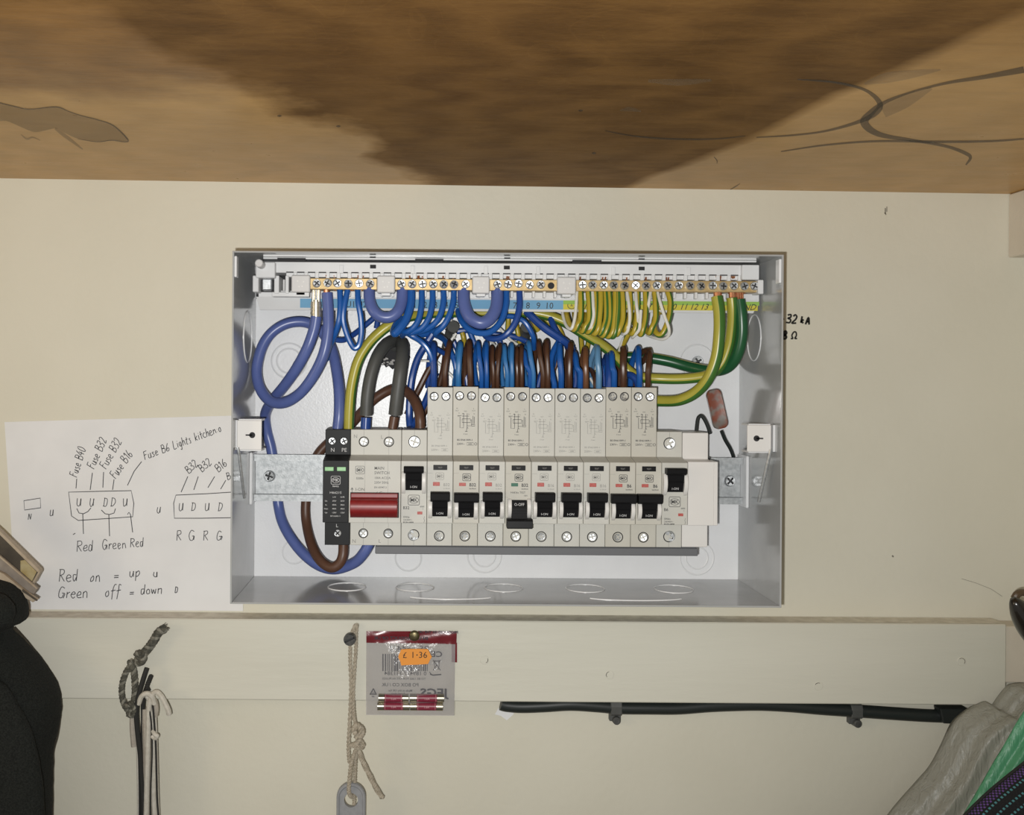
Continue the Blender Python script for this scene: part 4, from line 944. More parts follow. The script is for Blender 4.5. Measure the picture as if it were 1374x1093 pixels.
# second legs and fillers in the dark behind
extra = [
 ('blue_wire','cblue',2.1,[(749,459,34),(743,470,36),(739.5,485,38),(741,502,42),(743.5,514,43),(744,521,42)],'blue wire splitting left from the arch over the sixth tall breaker'),
 ('blue_wire','cblue_dark',2.9,[(812,486,20),(815,478,28),(817,486,36),(817,504,40),(817,521,40)],'thick dark blue stub between the seventh and eighth tall breakers'),
 ('brown_wire','cbrown',1.6,[(789,492,20),(794,498,28),(798,508,36),(799,521,38)],'short brown wire behind the pale blue wire'),
 ('blue_wire','cblue_dark',2.6,[(842,502,30),(848,504,34),(854,510,36),(857,519,38)],'dark blue wire bending low behind the last tall breaker'),
 ('blue_wire','cblue_pale',2.0,[(801,463,34),(796,474,30),(792,487,24),(790,505,18)],'pale blue wire falling away behind its own arch'),
 ('brown_wire','cbrown',2.1,[(872,470,36),(864,471,30),(856,477,22),(848,484,14)],'brown wire reaching left behind the last blue arch'),
]
for nm, m_, r, pts, lb in extra: wire(nm, m_, r, pts, lb, 'tails into the tall breakers')
fill = [('blue','cblue_dark',2.0,[(600,440,12),(612,466,12),(622,492,12),(628,522,12)]),('blue','cblue',2.0,[(628,440,14),(640,470,12),(650,500,12),(655,525,12)]),
 ('brown','cbrown',2.0,[(640,462,9),(628,488,9),(612,522,9)]),('blue','cblue',2.0,[(604,470,18),(610,486,20),(613,504,20),(612,524,18)]),
 ('blue','cblue',1.9,[(640,476,18),(646,490,18),(651,508,18),(652,524,18)]),('brown','cbrown',2.0,[(710,460,9),(700,490,9),(690,524,9)]),
 ('blue','cblue_dark',2.2,[(668,452,14),(676,474,13),(682,500,12),(684,524,12)]),('blue','cblue_light',1.9,[(662,470,16),(666,488,16),(664,506,16),(660,524,14)]),
 ('brown','cbrown',2.0,[(748,470,9),(738,495,9),(730,524,9)]),('blue','cblue_dark',2.2,[(760,462,12),(768,486,12),(772,508,12),(770,524,12)]),
 ('brown','cbrown_light',1.7,[(750,482,14),(744,494,14),(740,508,14)]),('blue','cblue_dark',2.2,[(800,470,10),(806,488,12),(810,508,12),(811,524,12)]),
 ('brown','cbrown',1.9,[(782,480,9),(792,500,9),(800,524,9)]),('blue','cblue_dark',2.2,[(724,470,12),(730,488,12),(724,508,12),(720,524,12)]),
 ('blue','cblue_dark',2.2,[(640,440,20),(660,448,20),(690,452,20),(716,462,18)]),('blue','cblue_dark',2.2,[(600,446,18),(618,444,18),(640,440,18),(660,428,20),(678,418,20)]),
 ('blue','cblue',2.2,[(552,450,30),(572,448,26),(590,440,22),(606,424,20),(614,408,20)]),('brown','cbrown',2.0,[(845,486,10),(838,500,10),(836,522,10)])]
LEAN = []
_seen = {}
for cn, m_, r, pts in fill:
    a, b = pts[0][0], pts[-1][0]; d = 'slanting right' if b-a > 14 else 'slanting left' if b-a < -14 else 'leaning slightly right' if b > a else 'leaning slightly left'
    if pts[0][1] < 448 and b-a > 30: d = 'crossing high'
    key = (cn, d, int((b-574)/34.4)); _seen[key] = _seen.get(key, 0)+1
    LEAN.append(d+(', lower one,' if _seen[key] == 2 else ', deepest one,' if _seen[key] > 2 else ''))
for i, (cn, m_, r, pts) in enumerate(fill):
    a, b = pts[0][0], pts[-1][0]
    where = 'behind the '+ORD[max(0, min(8, int((pts[-1][0]-574)/34.4)))]+' tall breaker'
    wire(cn+'_wire', m_, r, pts, f'{cn} wire {LEAN[i]} in the bundle {where}', 'wires buried in the bundle')
for i, (pts, lb) in enumerate([([(604,425,24),(607,440,24),(610,454,22)],'thin white wire hanging beside the grey sheath end'),([(612,447,26),(604,458,26),(597,466,24)],'thin white strip slanting by the grey sheath end'),
 ([(557,485,20),(568,484,22),(576,484.5,22)],'white cable tie around the blue wires by the hole'),([(586,485,12),(600,498,12),(612,510,12)],'white strip low behind the first two tall breakers'),
 ([(620,505,10),(626,512,10),(632,520,10)],'white strip low behind the second tall breaker'),([(640,490,12),(646,500,12),(654,508,12)],'white strip low behind the third tall breaker'),([(652,452,24),(658,457,26),(664,463,22)],'white strip above the third tall breaker'),
 ([(668,438,24),(676,446,26),(684,455,24),(694,462,22)],'white strip slanting above the fourth tall breaker'),([(765,503,12),(774,508,12),(784,512,12)],'white strip low behind the sixth and seventh tall breakers'),([(790,505,14),(796,514,14),(800,522,14)],'white strip low behind the seventh tall breaker')]):
    wire('white_strip', 'cwhite', 1.05 if i not in (2,) else .8, pts, lb, 'white strips in the bundle', n=8)
for px, py, a, lb in ((605,447,65,'cut end of grey sheath above the first tall breaker'),(704,447,60,'cut end of grey sheath above the fourth tall breaker')):
    q = [(px-5,py+20,8),(px-2,py+8,12),(px+1,py-4,20),(px+3,py-9,28)]
    wire('sheath_end', 'cgrey', 4.6, q, lb, 'cut sheath ends', n=12)
for pts, lb in (([(683,415,22),(682,428,22),(681,444,20)],'yellow wire hanging straight behind the third bar'),([(693,436,20),(695,448,20),(697,460,18)],'yellow wire above the fourth tall breaker'),([(620,446,22),(622,454,22),(623,464,20)],'yellow wire above the second tall breaker'),
 ([(711,424,20),(716,434,20),(722,444,18)],'yellow wire crossing behind the dark blue cable'),([(728,424,16),(736,432,16),(744,442,16),(750,452,14)],'green edged wire behind the slanting blue cable'),([(745,432,16),(752,444,16),(757,456,14)],'yellow green wire left of the earth bundle'),
 ([(779,450,22),(780,462,20),(781,474,18)],'yellow green wire dropping under the earth loops'),([(790,455,22),(788,466,20),(786,478,18)],'second yellow green wire dropping under the earth loops'),([(640,440,20),(644,440,20),(648,442,18)],'yellow wire glimpsed under the thick blue link'),
 ([(770,497,8),(790,499,8),(812,500,8)],'yellow green wire lying low behind the seventh tall breaker')):
    wire('earth_wire', ['cyel','cgrn'], 1.9, pts, lb, 'yellow wires in the bundle', stripe=[(90, 48)], n=12)

# --- thin green and yellow earths looping under the earth bar
NTH = ['first','second','third','fourth','fifth','sixth','seventh','eighth','ninth','tenth','eleventh','twelfth','thirteenth']
EB = 'thin earth wires looping under the right brass bar'
earths = [(779,441,-15,46),(789,443,-14,30),(798.5,444,-17,52),(806,446,-16,24),(812.5,446,-13,60),(817,449,-15,66),(825.5,450,-17,60),(829,450,-14,75),(834.5,447,-14,40),(844.5,444,-10,30),(855.5,446,-14,50),(866,447,-12,58),(878,445,-13,55)]
for i, (px, yb, dx, gw) in enumerate(earths):
    bow = 2.5*math.sin(i*1.7)
    pts = [(px,389,56),(px+.8+bow*.3,408,60),(px+bow*.6,428,62),(px-3,yb-6,63),(px+dx*.5,yb+1.5,61),(px+dx*.95,yb-5,54),(px+dx*1.25,yb-18,44),(px+dx*1.3,yb-30,34)]
    wire('earth_wire', ['cyel','cgrn'], 2.05, pts, f'green and yellow wire, {NTH[i]} from the left of the loops under the earth bar', EB, stripe=[(282+14*math.sin(i*2.1), gw+14)], n=14)
wire('earth_wire', ['cyel','cgrn'], 2.1, [(895.5,389,56),(899.5,405,59),(898,424,61),(893,440,62),(887,449,61),(880,446,58),(877.5,435,54),(881,422,48),(890,417,40)], 'rightmost green and yellow wire, in an open loop by itself', EB, stripe=[(285, 50)], n=14)
whites = [([(774,390,57),(773,410,60),(771,428,62),(766.5,441,62),(760,437,56),(756,426,48),(754,414,40)],'white sleeve strip at the left end of the earth loops'),
 ([(795,390,57),(796,410,63),(796.5,424,64),(793,438,64),(788,447,60)],'white sleeve strip between the second and third earth loops'),
 ([(841,390,57),(844,410,64),(845,428,65),(842,444,64),(836,448,60),(832,445,54)],'white sleeve strip in front of the middle earth loops'),
 ([(853,390,57),(854,408,64),(856,424,65),(856,438,62)],'white sleeve strip right of the middle earth loops'),
 ([(873,390,57),(871,404,62),(869,416,60)],'short white sleeve strip by the label'),([(882,390,57),(886,406,64),(892,425,65),(897.5,440,65),(897,450,62),(889,455,57),(878,453,50),(868,449,42)],'white sleeve strip crossing the open loop at the right'),
 ([(860,416,66),(859,430,67),(857.5,442,66),(851,450,62),(848,453,58)],'white sleeve strip curling in front of the right earth loops'),
 ([(838,452,42),(834,460,38),(831,470,32)],'white sleeve strip hanging below the loops')]
for pts, lb in whites: wire('white_sleeve', 'cwhite', 1.15, pts, lb, 'white sleeve strips by the earth loops', n=8)
wire('earth_wire', ['cyel','cgrn'], 1.9, [(848,440,46),(842,450,44),(837,460,38),(831,470,30)], 'green and yellow wire slanting under the loops', EB, stripe=[(90, 60)], n=12)

ec = [o for o in C.objects if o.name.startswith('earth_cable')]
for o, px, rr in ((ec[0], 982, 2.6), (ec[1], 962.5, 3.0), (ec[2], 991.5, 2.4)):
    mb = MB()
    if o is ec[2]:
        for k in range(6): mb.tube([P(px-3+k*1.6, 403, 56+.8*(k % 2)), P(px-4+k*1.7, 386, 57+.8*(k % 2))], .75, 6, smooth=False)
    else: mb.tube([P(px+.5, 399, 57), P(px, 384, 57)], rr, 10, smooth=False)
    mb.tube([P(px+1, 372, 56), P(px+1, 366, 58)], rr*.8, 8, smooth=False)
    mb.build('bare_end', 'copper', o, smooth=True)

# --- black pull wire and mottled tag on the right
wire('black_wire', 'cblack', 1.35, [(934,582,26),(935,570,26),(937,560,26),(942,558.5,26),(948,568,26),(953,582,26)], 'thin black wire looping above the white blank module')
wire('black_wire', 'cblack', 1.35, [(968,578,22),(973,590,20),(980,602,18),(984,613,16),(985,624,10)], 'thin black wire from the mottled tag to the rail')
c0, c1 = P(956, 522, 24), P(968, 575, 24)
ax = Vector((c1[0]-c0[0], c1[1]-c0[1])); L0 = ax.length; ang = math.atan2(ax.y, ax.x); prof = []
for k in range(6): a = R(-90+k*36); prof.append((L0-4+4*math.cos(a), (5.6-4)*(1 if math.sin(a) > 0 else -1)+4*math.sin(a)))
for k in range(6): a = R(90+k*36); prof.append((4+4*math.cos(a), (5.6-4)*(1 if math.sin(a) > 0 else -1)+4*math.sin(a)))
prof = [(c0[0]+u*math.cos(ang)-v*math.sin(ang), c0[1]+u*math.sin(ang)+v*math.cos(ang)) for u, v in prof]
tag(MB().prism_h(prof, 22, 26, .6).build('cable_tag', 'tag', origin=c1), 'narrow mottled brown and grey tag on a black wire right of the breakers', 'tag')

# ================================================================ paper note
def poly_sheet(px_pts, h0, h1, name, m_, parent=None, origin=None, bev=0):
    q = [P(a, b, h1) for a, b in px_pts]
    return MB().prism_h([(p[0], p[1]) for p in q], h0, h1, bev).build(name, m_, parent, origin)
note = thing('paper_note', 'white paper with handwritten fuse diagram taped to the wall left of the fuse box', 'note', P(150, 818, 0))
poly_sheet([(6,566),(90,563.5),(200,560.5),(326,557),(326,819.5),(30,817),(20,790),(14,690)], .3, .7, 'sheet', 'paper', note)
hw = MB(); HH = .85; PW = .55
hand(hw, 'Fuse B40', 103, 641, 11, 73, HH, PW, .05, .8); hand(hw, 'Fuse B32', 126, 630, 11.5, 66, HH, PW, .05, .82); hand(hw, 'Fuse B32', 142, 630, 11.5, 60, HH, PW, .05, .82)
hand(hw, 'Fuse B16', 155, 643, 11.5, 55, HH, PW, .05, .8); hand(hw, 'Fuse B6 Lights kitchen:o', 194, 617, 11.0, 20.5, HH, PW, .05, .84)
for s_, x, y in (('B32', 253, 636), ('B32', 271, 634), ('B16', 293, 634)): hand(hw, s_, x, y, 10.5, 42, HH, PW, .05, .95)
hand(hw, 'B', 305, 644, 9.5, 20, HH, PW, .05, .95)
for s_, x in zip('UUDDU', (102, 119, 138, 148, 164)): hand(hw, s_, x, 679, 11, 0, HH, PW, .05, 1)
for s_, x in zip('UDUD', (239, 256, 274, 292)): hand(hw, s_, x, 685, 11, 0, HH, PW, .05, 1)
hand(hw, 'N', 37, 697, 9, 0, HH, PW, .05, 1); hand(hw, 'U', 66, 692, 9, 0, HH, PW, .05, 1); hand(hw, 'U', 210, 688, 8.5, 0, HH, PW, .05, 1)
for s_, x in zip('RGRG', (236, 253, 272, 290)): hand(hw, s_, x, 725, 13, 4, HH, PW, .05, .95)
hand(hw, 'Red', 102, 740, 14, 4, HH, PW, .05, .95); hand(hw, 'Green', 136, 737, 13, 3, HH, PW, .05, .95); hand(hw, 'Red', 174, 734, 12, 4, HH, PW, .05, .9)
hand(hw, 'Red', 78, 780, 16, 2, HH, .62, .05, .95); hand(hw, 'on', 120, 780, 14, 0, HH, .62, .05, 1.1); hand(hw, '=', 152, 778, 13, 0, HH, .7, .02, 1); hand(hw, 'up', 173, 774, 14, 4, HH, .62, .05, 1.05); hand(hw, 'u', 205, 774, 13, 0, HH, .62, .05, 1)
hand(hw, 'Green', 77, 802, 15, 0, HH, .62, .05, 1.0); hand(hw, 'off', 140, 801, 16, 2, HH, .62, .05, 1.05); hand(hw, '=', 173, 800, 12, 0, HH, .7, .02, 1); hand(hw, 'down', 188, 797, 13, 2, HH, .62, .05, 1.05); hand(hw, 'D', 234, 795, 8, 0, HH, .62, .05, 1)
for pl, cl in (([(32,671.5),(54,668),(54.5,681),(33,684)], True), ([(92,660),(130,659),(176,658),(179.5,675),(178,693),(150,695),(105,698),(96,692)], True), ([(326,659),(280,662),(236,664),(233,675),(234,695),(270,695),(326,694)], False),
   ([(103,642),(102,655)], False), ([(124,634),(121,657)], False), ([(139,633),(138,654)], False), ([(153,643),(151,657)], False), ([(190,619),(180,632),(171,651)], False),
   ([(252,639),(243,660)], False), ([(266,639),(260,657)], False), ([(288,639),(279,654)], False), ([(303,644),(296,656)], False),
   ([(103,682),(106,688),(112,689),(118,686),(122,681)], False), ([(111,689),(112,716)], False), ([(136,684),(141,689),(147,690),(153,688),(155,682)], False), ([(146,690),(147,719)], False),
   ([(171,690),(173,687),(175,690),(178,714)], False), ([(98,717),(101,715)], False)): pline(hw, pl, HH, .62, cl)
hw.build('handwriting', 'ink', note)

# ================================================================ boards leaning at the left
def slab(corners, h0, h1, nm, m_, parent):
    return poly_sheet(corners, h0, h1, nm, m_, parent, None, .3)
fr = thing('picture_frame', 'brown shallow wooden frame with a yellow corner patch, topmost at the left', 'frame', P(10, 760, 20))
slab([(-60,667),(0,719),(50,766),(42.5,782),(-8,742),(-60,700)], 42, 46, 'backing_board', 'frame_brown', fr)
slab([(-60,659),(0,712.5),(53,764.5),(50.5,768),(0,718),(-60,665)], 46, 52, 'long_rail', 'frame_pale', fr)
slab([(53,764.5),(50.5,768),(41.5,783),(45,783.5),(53.5,768)], 46, 52, 'end_rail', 'frame_pale', fr)
slab([(27,752),(33,751),(49,767),(42,781),(27,768)], 46, 46.6, 'yellow_patch', 'frame_yellow', fr)
fr2 = thing('picture_frame', 'grey-edged thin wooden frame, second of those leaning at the left', 'frame', P(8, 775, 20))
slab([(-60,700),(0,747.5),(45,786.5),(49.5,790),(45.5,797),(40,795),(0,765),(-60,722)], 53, 58, 'edge_rail', 'frame_grey', fr2)
slab([(-60,698.5),(0,746),(46,785.5),(49.5,789.5),(48.8,790.6),(0,749),(-60,702)], 58, 60, 'lip', 'frame_pale', fr2)
fr3 = thing('picture_frame', 'narrow pale board end, lowest of those leaning at the left', 'frame', P(25, 795, 20))
slab([(-60,738),(5,770),(33,793),(50,804.5),(44,808),(28,799),(0,780),(-60,745)], 61, 65, 'edge_rail', 'frame_pale', fr3)
slab([(30,790),(50.5,805),(49,806.5),(29,793)], 65, 66, 'dark_edge', 'frame_brown', fr3)

# ================================================================ dark jacket hanging at the left
def loft(rows, name, m_, parent=None, n=18, noise=0.0, seed=1, x_back=-190):
    rnd = random.Random(seed); mb = MB(); k = len(rows); mb_v = []
    for (py, px, hmin, hmax) in rows:
        hm = (hmin+hmax)/2
        e = P(px, py, hm); xl = x_back-e[0] and -520
        cx_ = (e[0]+xl)/2; a = (e[0]-xl)/2; z = e[1]
        for j in range(n):
            t = -math.pi/2+math.pi*j/(n-1)            # right-hand half of a rounded section, closed off-frame
            co, si = math.cos(t), math.sin(t)
            bx = e[0]-26+26*abs(co)**.8; hh = hm+(hmax-hmin)/2*si
            mb_v.append((bx+rnd.uniform(-noise, noise), z+rnd.uniform(-noise, noise), hh+rnd.uniform(-noise, noise)))
        mb_v.append((-520, z, hmax)); mb_v.append((-520, z, hmin))
    w_ = n+2; fs = []
    for i in range(k-1):
        for j in range(w_): fs.append((i*w_+j, i*w_+(j+1) % w_, (i+1)*w_+(j+1) % w_, (i+1)*w_+j))
    fs.append(tuple(range(w_))); fs.append(tuple((k-1)*w_+j for j in range(w_))[::-1])
    return mb.add(mb_v, fs).build(name, m_, parent, smooth=True, auto=60)
def dense(rows, per=5):
    ps = spline([(a, b, c) for a, b, c, d in rows], per); qs = spline([(a, d, 0) for a, b, c, d in rows], per)
    return [(p.x, p.y, p.z, q.y) for p, q in zip(ps, qs)]
jk = thing('jacket', 'black fleece jacket hanging at the lower left', 'jacket', P(20, 1090, 22))
loft(dense([(836,8,24,60),(846,16,24,66),(866,34,24,72),(890,52,24,78),(912,66,24,82),(930,75,24,84),(948,77.5,24,84),(965,77,24,84),(985,74,24,82),(1008,68.5,24,80),(1040,67,24,80),(1075,66.5,24,80),(1120,66,24,80),(1190,66,24,80)], 4), 'body', 'jacket', jk, noise=.25)
loft(dense([(772,-30,40,90),(780,6,42,92),(790,22,44,94),(800,29,46,96),(812,33,46,98),(824,34.5,46,98),(832,33,46,98),(838,22,46,94),(842,10,46,90),(846,-20,48,88)], 4), 'collar', 'jacket', jk, noise=.2, seed=2)
loft(dense([(790,-40,96,112),(798,2,98,116),(806,14,98,118),(818,20,98,120),(830,18,98,120),(840,10,98,118),(848,-30,98,114)], 4), 'collar_fold', 'jacket', jk, noise=.2, seed=3)
loft(dense([(905,-20,80,92),(920,8,80,94),(945,24,80,96),(970,38,80,98),(1000,48,80,98),(1030,54,80,98),(1060,58,80,98),(1120,61,80,98),(1190,62,80,98)], 4), 'front_panel', 'jacket', jk, noise=.25, seed=4)
MB().tube([P(a, b, 40) for a, b in [(18,842),(36,862),(54,886),(68,908),(76,930),(79,950),(78,968),(75,988),(69.5,1010),(68,1040),(68,1080),(67.5,1150)]], 1.3, 8).build('hem', 'jacket_edge', jk, smooth=True)

# ================================================================ rope and elastic bundle
def twisted(pts, r, turns, strands=3, rs=None):
    ps = spline([P(*q) for q in pts], 12); mb = MB(); n = len(ps)
    for s_ in range(strands):
        out = []
        for i, p in enumerate(ps):
            t = (ps[min(i+1, n-1)]-ps[max(i-1, 0)]).normalized(); a = t.cross(Vector((0,0,1))); a = a.normalized() if a.length > .1 else Vector((1,0,0)); b = t.cross(a)
            an = 2*math.pi*(turns*i/n+s_/strands); out.append(p+(a*math.cos(an)+b*math.sin(an))*r*.5)
        mb.tube(out, rs or r*.55, 7, mi=s_ % 2, smooth=False)
    return mb
rp = thing('rope', 'dirty green twisted rope end knotted over a hook on the batten at the left', 'rope', P(180, 950, 22))
twisted([(221,843,30),(213,848,30),(207,858,30),(200,868,30),(194,875,30),(188,882,29),(184,887,28)], 3.4, 5).build('rope_end', ['rope','rope_light'], rp, smooth=True)
b_ = P(188, 881, 30); twisted([(183,877,29),(188,876,32),(193,880,33),(191,887,32),(185,889,30),(182,884,28)], 2.6, 3).build('knot', ['rope','rope_light'], rp, smooth=True)
twisted([(174,886,28),(179,898,29),(181,915,29),(181,932,30),(179,944,30),(176,956,28)], 2.6, 6).build('loop', ['rope','rope_light'], rp, smooth=True)
twisted([(178,890,27),(170,900,27),(164.5,915,27),(163.5,930,27),(167,945,28),(175,956,29)], 2.4, 6).build('loop', ['rope','rope_light'], rp, smooth=True)
twisted([(168,948,30),(176,944,33),(181,950,33),(178,959,32),(171,957,30)], 2.2, 3).build('knot', ['rope','rope_light'], rp, smooth=True)
mb = MB()
for k in range(9):
    a = R(20+random.uniform(-40, 40)); x0, y0 = 220+random.uniform(-2, 2), 843+random.uniform(-3, 3); mb.tube([P(x0, y0, 30), P(x0+4*math.cos(a), y0-4*math.sin(a), 30+random.uniform(-1, 1)), P(x0+8*math.cos(a), y0-7*math.sin(a)+1, 30+random.uniform(-2, 2))], .25, 5, per=3)
o = mb.build('frayed_fibres', ['rope','rope_light'], rp); o['kind'] = 'stuff'
def cord(name, m_, r, pts, lb, grp='cords hanging with the rope', n=9, cat='cord'): return wire(name, m_, r, pts, lb, grp, n=n, cat=cat)
cord('black_lace', 'cord_black', 1.9, [(197,896,32),(193,908,33),(188,925,33),(184,944,33),(183,960,32),(185,985,30),(188,1010,29),(190,1040,28),(192,1070,28),(193,1110,28)], 'thick black cord hanging down through the rope knot')
cord('black_lace', 'cord_black', 1.7, [(202,908,30),(198,918,30),(194,930,30),(192,945,29),(192,970,28),(191,1000,27),(190,1040,26),(191,1110,26)], 'second black cord, just right of the thick one')
twisted([(203,906,31),(200,913,33),(197,921,33),(199,926,31)], 1.8, 3).build('cord_knot', ['cord_black','cord_black'], bpy.data.objects['black_lace.001'] if 'black_lace.001' in bpy.data.objects else None)
cord('elastic_cord', 'cord_white', 2.0, [(196,1110,30),(197,1060,30),(198,1020,31),(199,980,32),(200,950,33),(203,935,34),(209,928,35),(216,933,36),(222,944,36),(226,953,36),(227,958,35)], 'off-white elastic with its rounded end bent over to the right')
cord('elastic_cord', 'cord_white', 1.8, [(208,1110,30),(206,1060,30),(207,1010,30),(206,980,31),(204,955,31),(200,938,30),(192,930,30),(184,936,30)], 'off-white elastic arching left over the black cords')
cord('elastic_cord', 'cord_white', 1.5, [(213,1110,29),(211,1075,29),(210,1040,30),(209,1000,30),(208,970,30),(207,945,29)], 'off-white elastic hanging at the right edge of the bundle')
cord('elastic_cord', 'cord_white', 1.3, [(186,1110,25),(186,1060,25),(185,1010,25),(184,975,25),(182,955,25)], 'off-white elastic hanging at the left edge of the bundle')
cord('elastic_cord', 'cord_tan', 3.0, [(199,1063,27),(198,1040,27),(197,1000,28),(196,970,28),(195,950,28)], 'flat tan elastic band in the middle of the bundle')
cord('elastic_cord', 'cord_tan', 2.4, [(208,960,30),(209,952,31),(208,944,30),(206,938,29)], 'short tan elastic loop at the upper right of the bundle')
cord('elastic_cord', 'cord_tan', 2.3, [(178,960,27),(178,975,27),(179,990,27),(180,1001,27)], 'short tan tassel hanging left below the rope knot')

cord('black_lace', 'cord_black', .75, [(214,1110,33),(211,1075,33),(210,1040,33),(209,1000,33),(207,970,34),(205,945,34)], 'thin black lace along the right edge of the elastic bundle')
cord('black_lace', 'cord_black', .6, [(202,1110,33),(202,1060,33),(204,1010,33),(203,970,34),(199,945,34)], 'thin black lace between the off-white elastics')
cord('black_lace', 'cord_black', .6, [(187,1110,28),(187,1060,28),(186,1010,28),(185,970,28)], 'thin black lace at the left edge of the elastic bundle')
cord('elastic_cord', 'cord_white', 1.6, [(205,980,33),(208,985,35),(211,987,35),(208,990,34),(204,987,33)], 'small off-white knot part way down the elastic bundle')
cord('elastic_cord', 'cord_white', 1.9, [(186,944,33),(190,934,35),(197,930,36),(204,934,35),(207,944,33)], 'off-white elastic wrapped across the top of the bundle')

# ================================================================ screw, string loop and key fob
sx, sz, _ = P(469, 857, 30)
sw = thing('slotted_screw', 'dark slotted screw in the batten holding the string loop', 'screw', (sx, sz, 21))
inst('head_screw', SCREW_DARK, sw, (sx, sz, 33), R(-28))
MB().cyl((sx, sz), 2.2, 21, 30, 14).build('shank', 'darkscrew', sw, smooth=True)
st = thing('string_loop', 'beige string loop hanging from the dark screw with a knot and loose tail', 'string', P(475, 980, 24))
def strand(name, pts, r=1.5, m_='string', turns=14): return twisted(pts, r, turns, 2, r*.62).build(name, [m_, m_], st, smooth=True)
strand('left_strand', [(470,868,27),(470,890,26),(471,920,25),(470,950,24),(468.5,980,24),(467.5,1005,24),(469,1024,24)])
strand('right_strand', [(478,846,25),(477.5,870,26),(475.5,900,26),(474,930,25),(474.5,955,25),(477,973,26)])
strand('top_loop', [(470,866,26),(469,855,26),(473,847,25),(476,840,24),(479,838,24),(478.5,846,25)], 1.4)
strand('knot', [(477,972,26),(484,975,28),(487,981,29),(484,988,30),(478,985,30),(474,978,29),(478,972,29),(483,976,30),(482,992,30),(476,998,30),(470,1000,29)], 1.7)
strand('knot', [(471,1000,29),(478,1001,31),(485,1003,30),(487,999,28),(482,992,27)], 1.7)
strand('knot_turn', [(478,975,30),(477,985,31),(479,994,31)], 1.6)
strand('fob_strand', [(480,1000,28),(475,1012,27),(471,1025,27),(469,1045,28),(468,1060,29),(470,1067,27),(473,1069,24)], 1.6)
strand('fob_strand', [(479,1003,26),(477,1020,25),(476,1040,24),(475.5,1060,23.5),(475,1080,23.5)], 1.5)
strand('loose_tail', [(480,1000,26),(483,1012,26),(489,1026,25),(496,1040,25),(504,1056,25),(513,1070,25)], 2.0)
kf = thing('key_fob', 'grey plastic key fob hanging from the string at the bottom of the picture', 'key fob', P(470, 1130, 22))
c = P(471, 1074, 26); wd = P(490.5, 1074, 26)[0]-c[0]; zt = P(471, 1050, 26)[1]; zb = P(471, 1180, 26)[1]
def fob_outline(w_, top, bot, m=16): return [(c[0]-w_, bot)]+[(c[0]+w_*math.cos(R(180-180*i/m)), top-w_+w_*math.sin(R(180-180*i/m))) for i in range(m+1)]+[(c[0]+w_, bot)]
b = bmesh.new(); oo = fob_outline(wd, zt, zb); hole = [(c[0]+5.2*math.cos(2*math.pi*i/20), c[1]+.5+5.4*math.sin(2*math.pi*i/20)) for i in range(20)]
fm = MB()
for hh0, hh1 in ((23, 26.2),):
    b = bmesh.new(); L1 = [[b.verts.new((x, z, hh0)) for x, z in lp] for lp in (oo, hole)]; L2 = [[b.verts.new((x, z, hh1)) for x, z in lp] for lp in (oo, hole)]
    for LL in (L1, L2):
        ed = [b.edges.new((lp[i], lp[(i+1) % len(lp)])) for lp in LL for i in range(len(lp))]
        bmesh.ops.triangle_fill(b, edges=ed, use_beauty=True)
    for lp0, lp1 in zip(L1, L2):
        for i in range(len(lp0)): b.faces.new((lp0[i], lp0[(i+1) % len(lp0)], lp1[(i+1) % len(lp1)], lp1[i]))
    bmesh.ops.recalc_face_normals(b, faces=list(b.faces)); fm.bm(b)
fm.build('body', 'fob', kf, smooth=True)
rim = MB(); inner = fob_outline(wd-1.2, zt-1.2, zb); rim.tube([(x, z, 26.2) for x, z in inner], 1.2, 8, smooth=False); rim.build('raised_rim', 'fob', kf, smooth=True)

# ================================================================ blister bag with spare fuses
bgx0, bgx1 = P(491.5, 0, 24)[0], P(610.5, 0, 24)[0]
pk = thing('fuse_packet', 'small clear plastic packet of fuses with dark red header pinned to the batten', 'packet', P(551, 960, 22))
def grid_sheet(c00, c10, c11, c01, hf, nx, ny, name, m_, par):       # px corners, hf(u,v) height
    mb = MB(); v = []
    for j in range(ny+1):
        for i in range(nx+1):
            u, t = i/nx, j/ny
            a = [(c00[k]*(1-u)+c10[k]*u)*(1-t)+(c01[k]*(1-u)+c11[k]*u)*t for k in (0, 1)]
            v.append(P(a[0], a[1], hf(u, t)))
    mb.add(v, [(j*(nx+1)+i, j*(nx+1)+i+1, (j+1)*(nx+1)+i+1, (j+1)*(nx+1)+i) for j in range(ny) for i in range(nx)])
    return mb.build(name, m_, par, smooth=True, auto=80)
def bulge(u, t): return 3.6*math.sin(math.pi*min(1, max(0, u)))**.6*math.sin(math.pi*min(1, t*.92+.04))**.7*(0.25+.75*t)
bk = grid_sheet((491.5,861),(611,863),(609.5,960),(491,959), lambda u, t: 22.0+.25*math.sin(u*19+t*7), 20, 16, 'back_film', 'filmback', pk)
frf = grid_sheet((491.5,861),(611,863),(609.5,960),(491,959), lambda u, t: 22.8+2.7*bulge(u, t)+.35*math.sin(u*23+t*11)*math.sin(t*9+u*3), 26, 20, 'front_film', 'film', pk)
grid_sheet((491.5,846.5),(613,846.5),(612.5,864),(491.5,862), lambda u, t: 23.0+.7*math.sin(u*8+t*3)*math.sin(math.pi*t)+1.2*math.exp(-((u-.12)/.06)**2)*t+1.0*math.exp(-((u-.93)/.04)**2)*t, 40, 6, 'header_card', 'header', pk)
grid_sheet((606,862),(613.3,862),(613.3,888.5),(606,888), lambda u, t: 21.6, 4, 6, 'header_flap', 'header', pk)
q = MB()
def mtext(s_, px, py, sz, h=22.45, al='CENTER', bold=0, sx=1.0, mirror=True): p = P(px, py, h); text(q, s_, p[0], p[1], h, sz, al, sx, mirror, 0, bold)
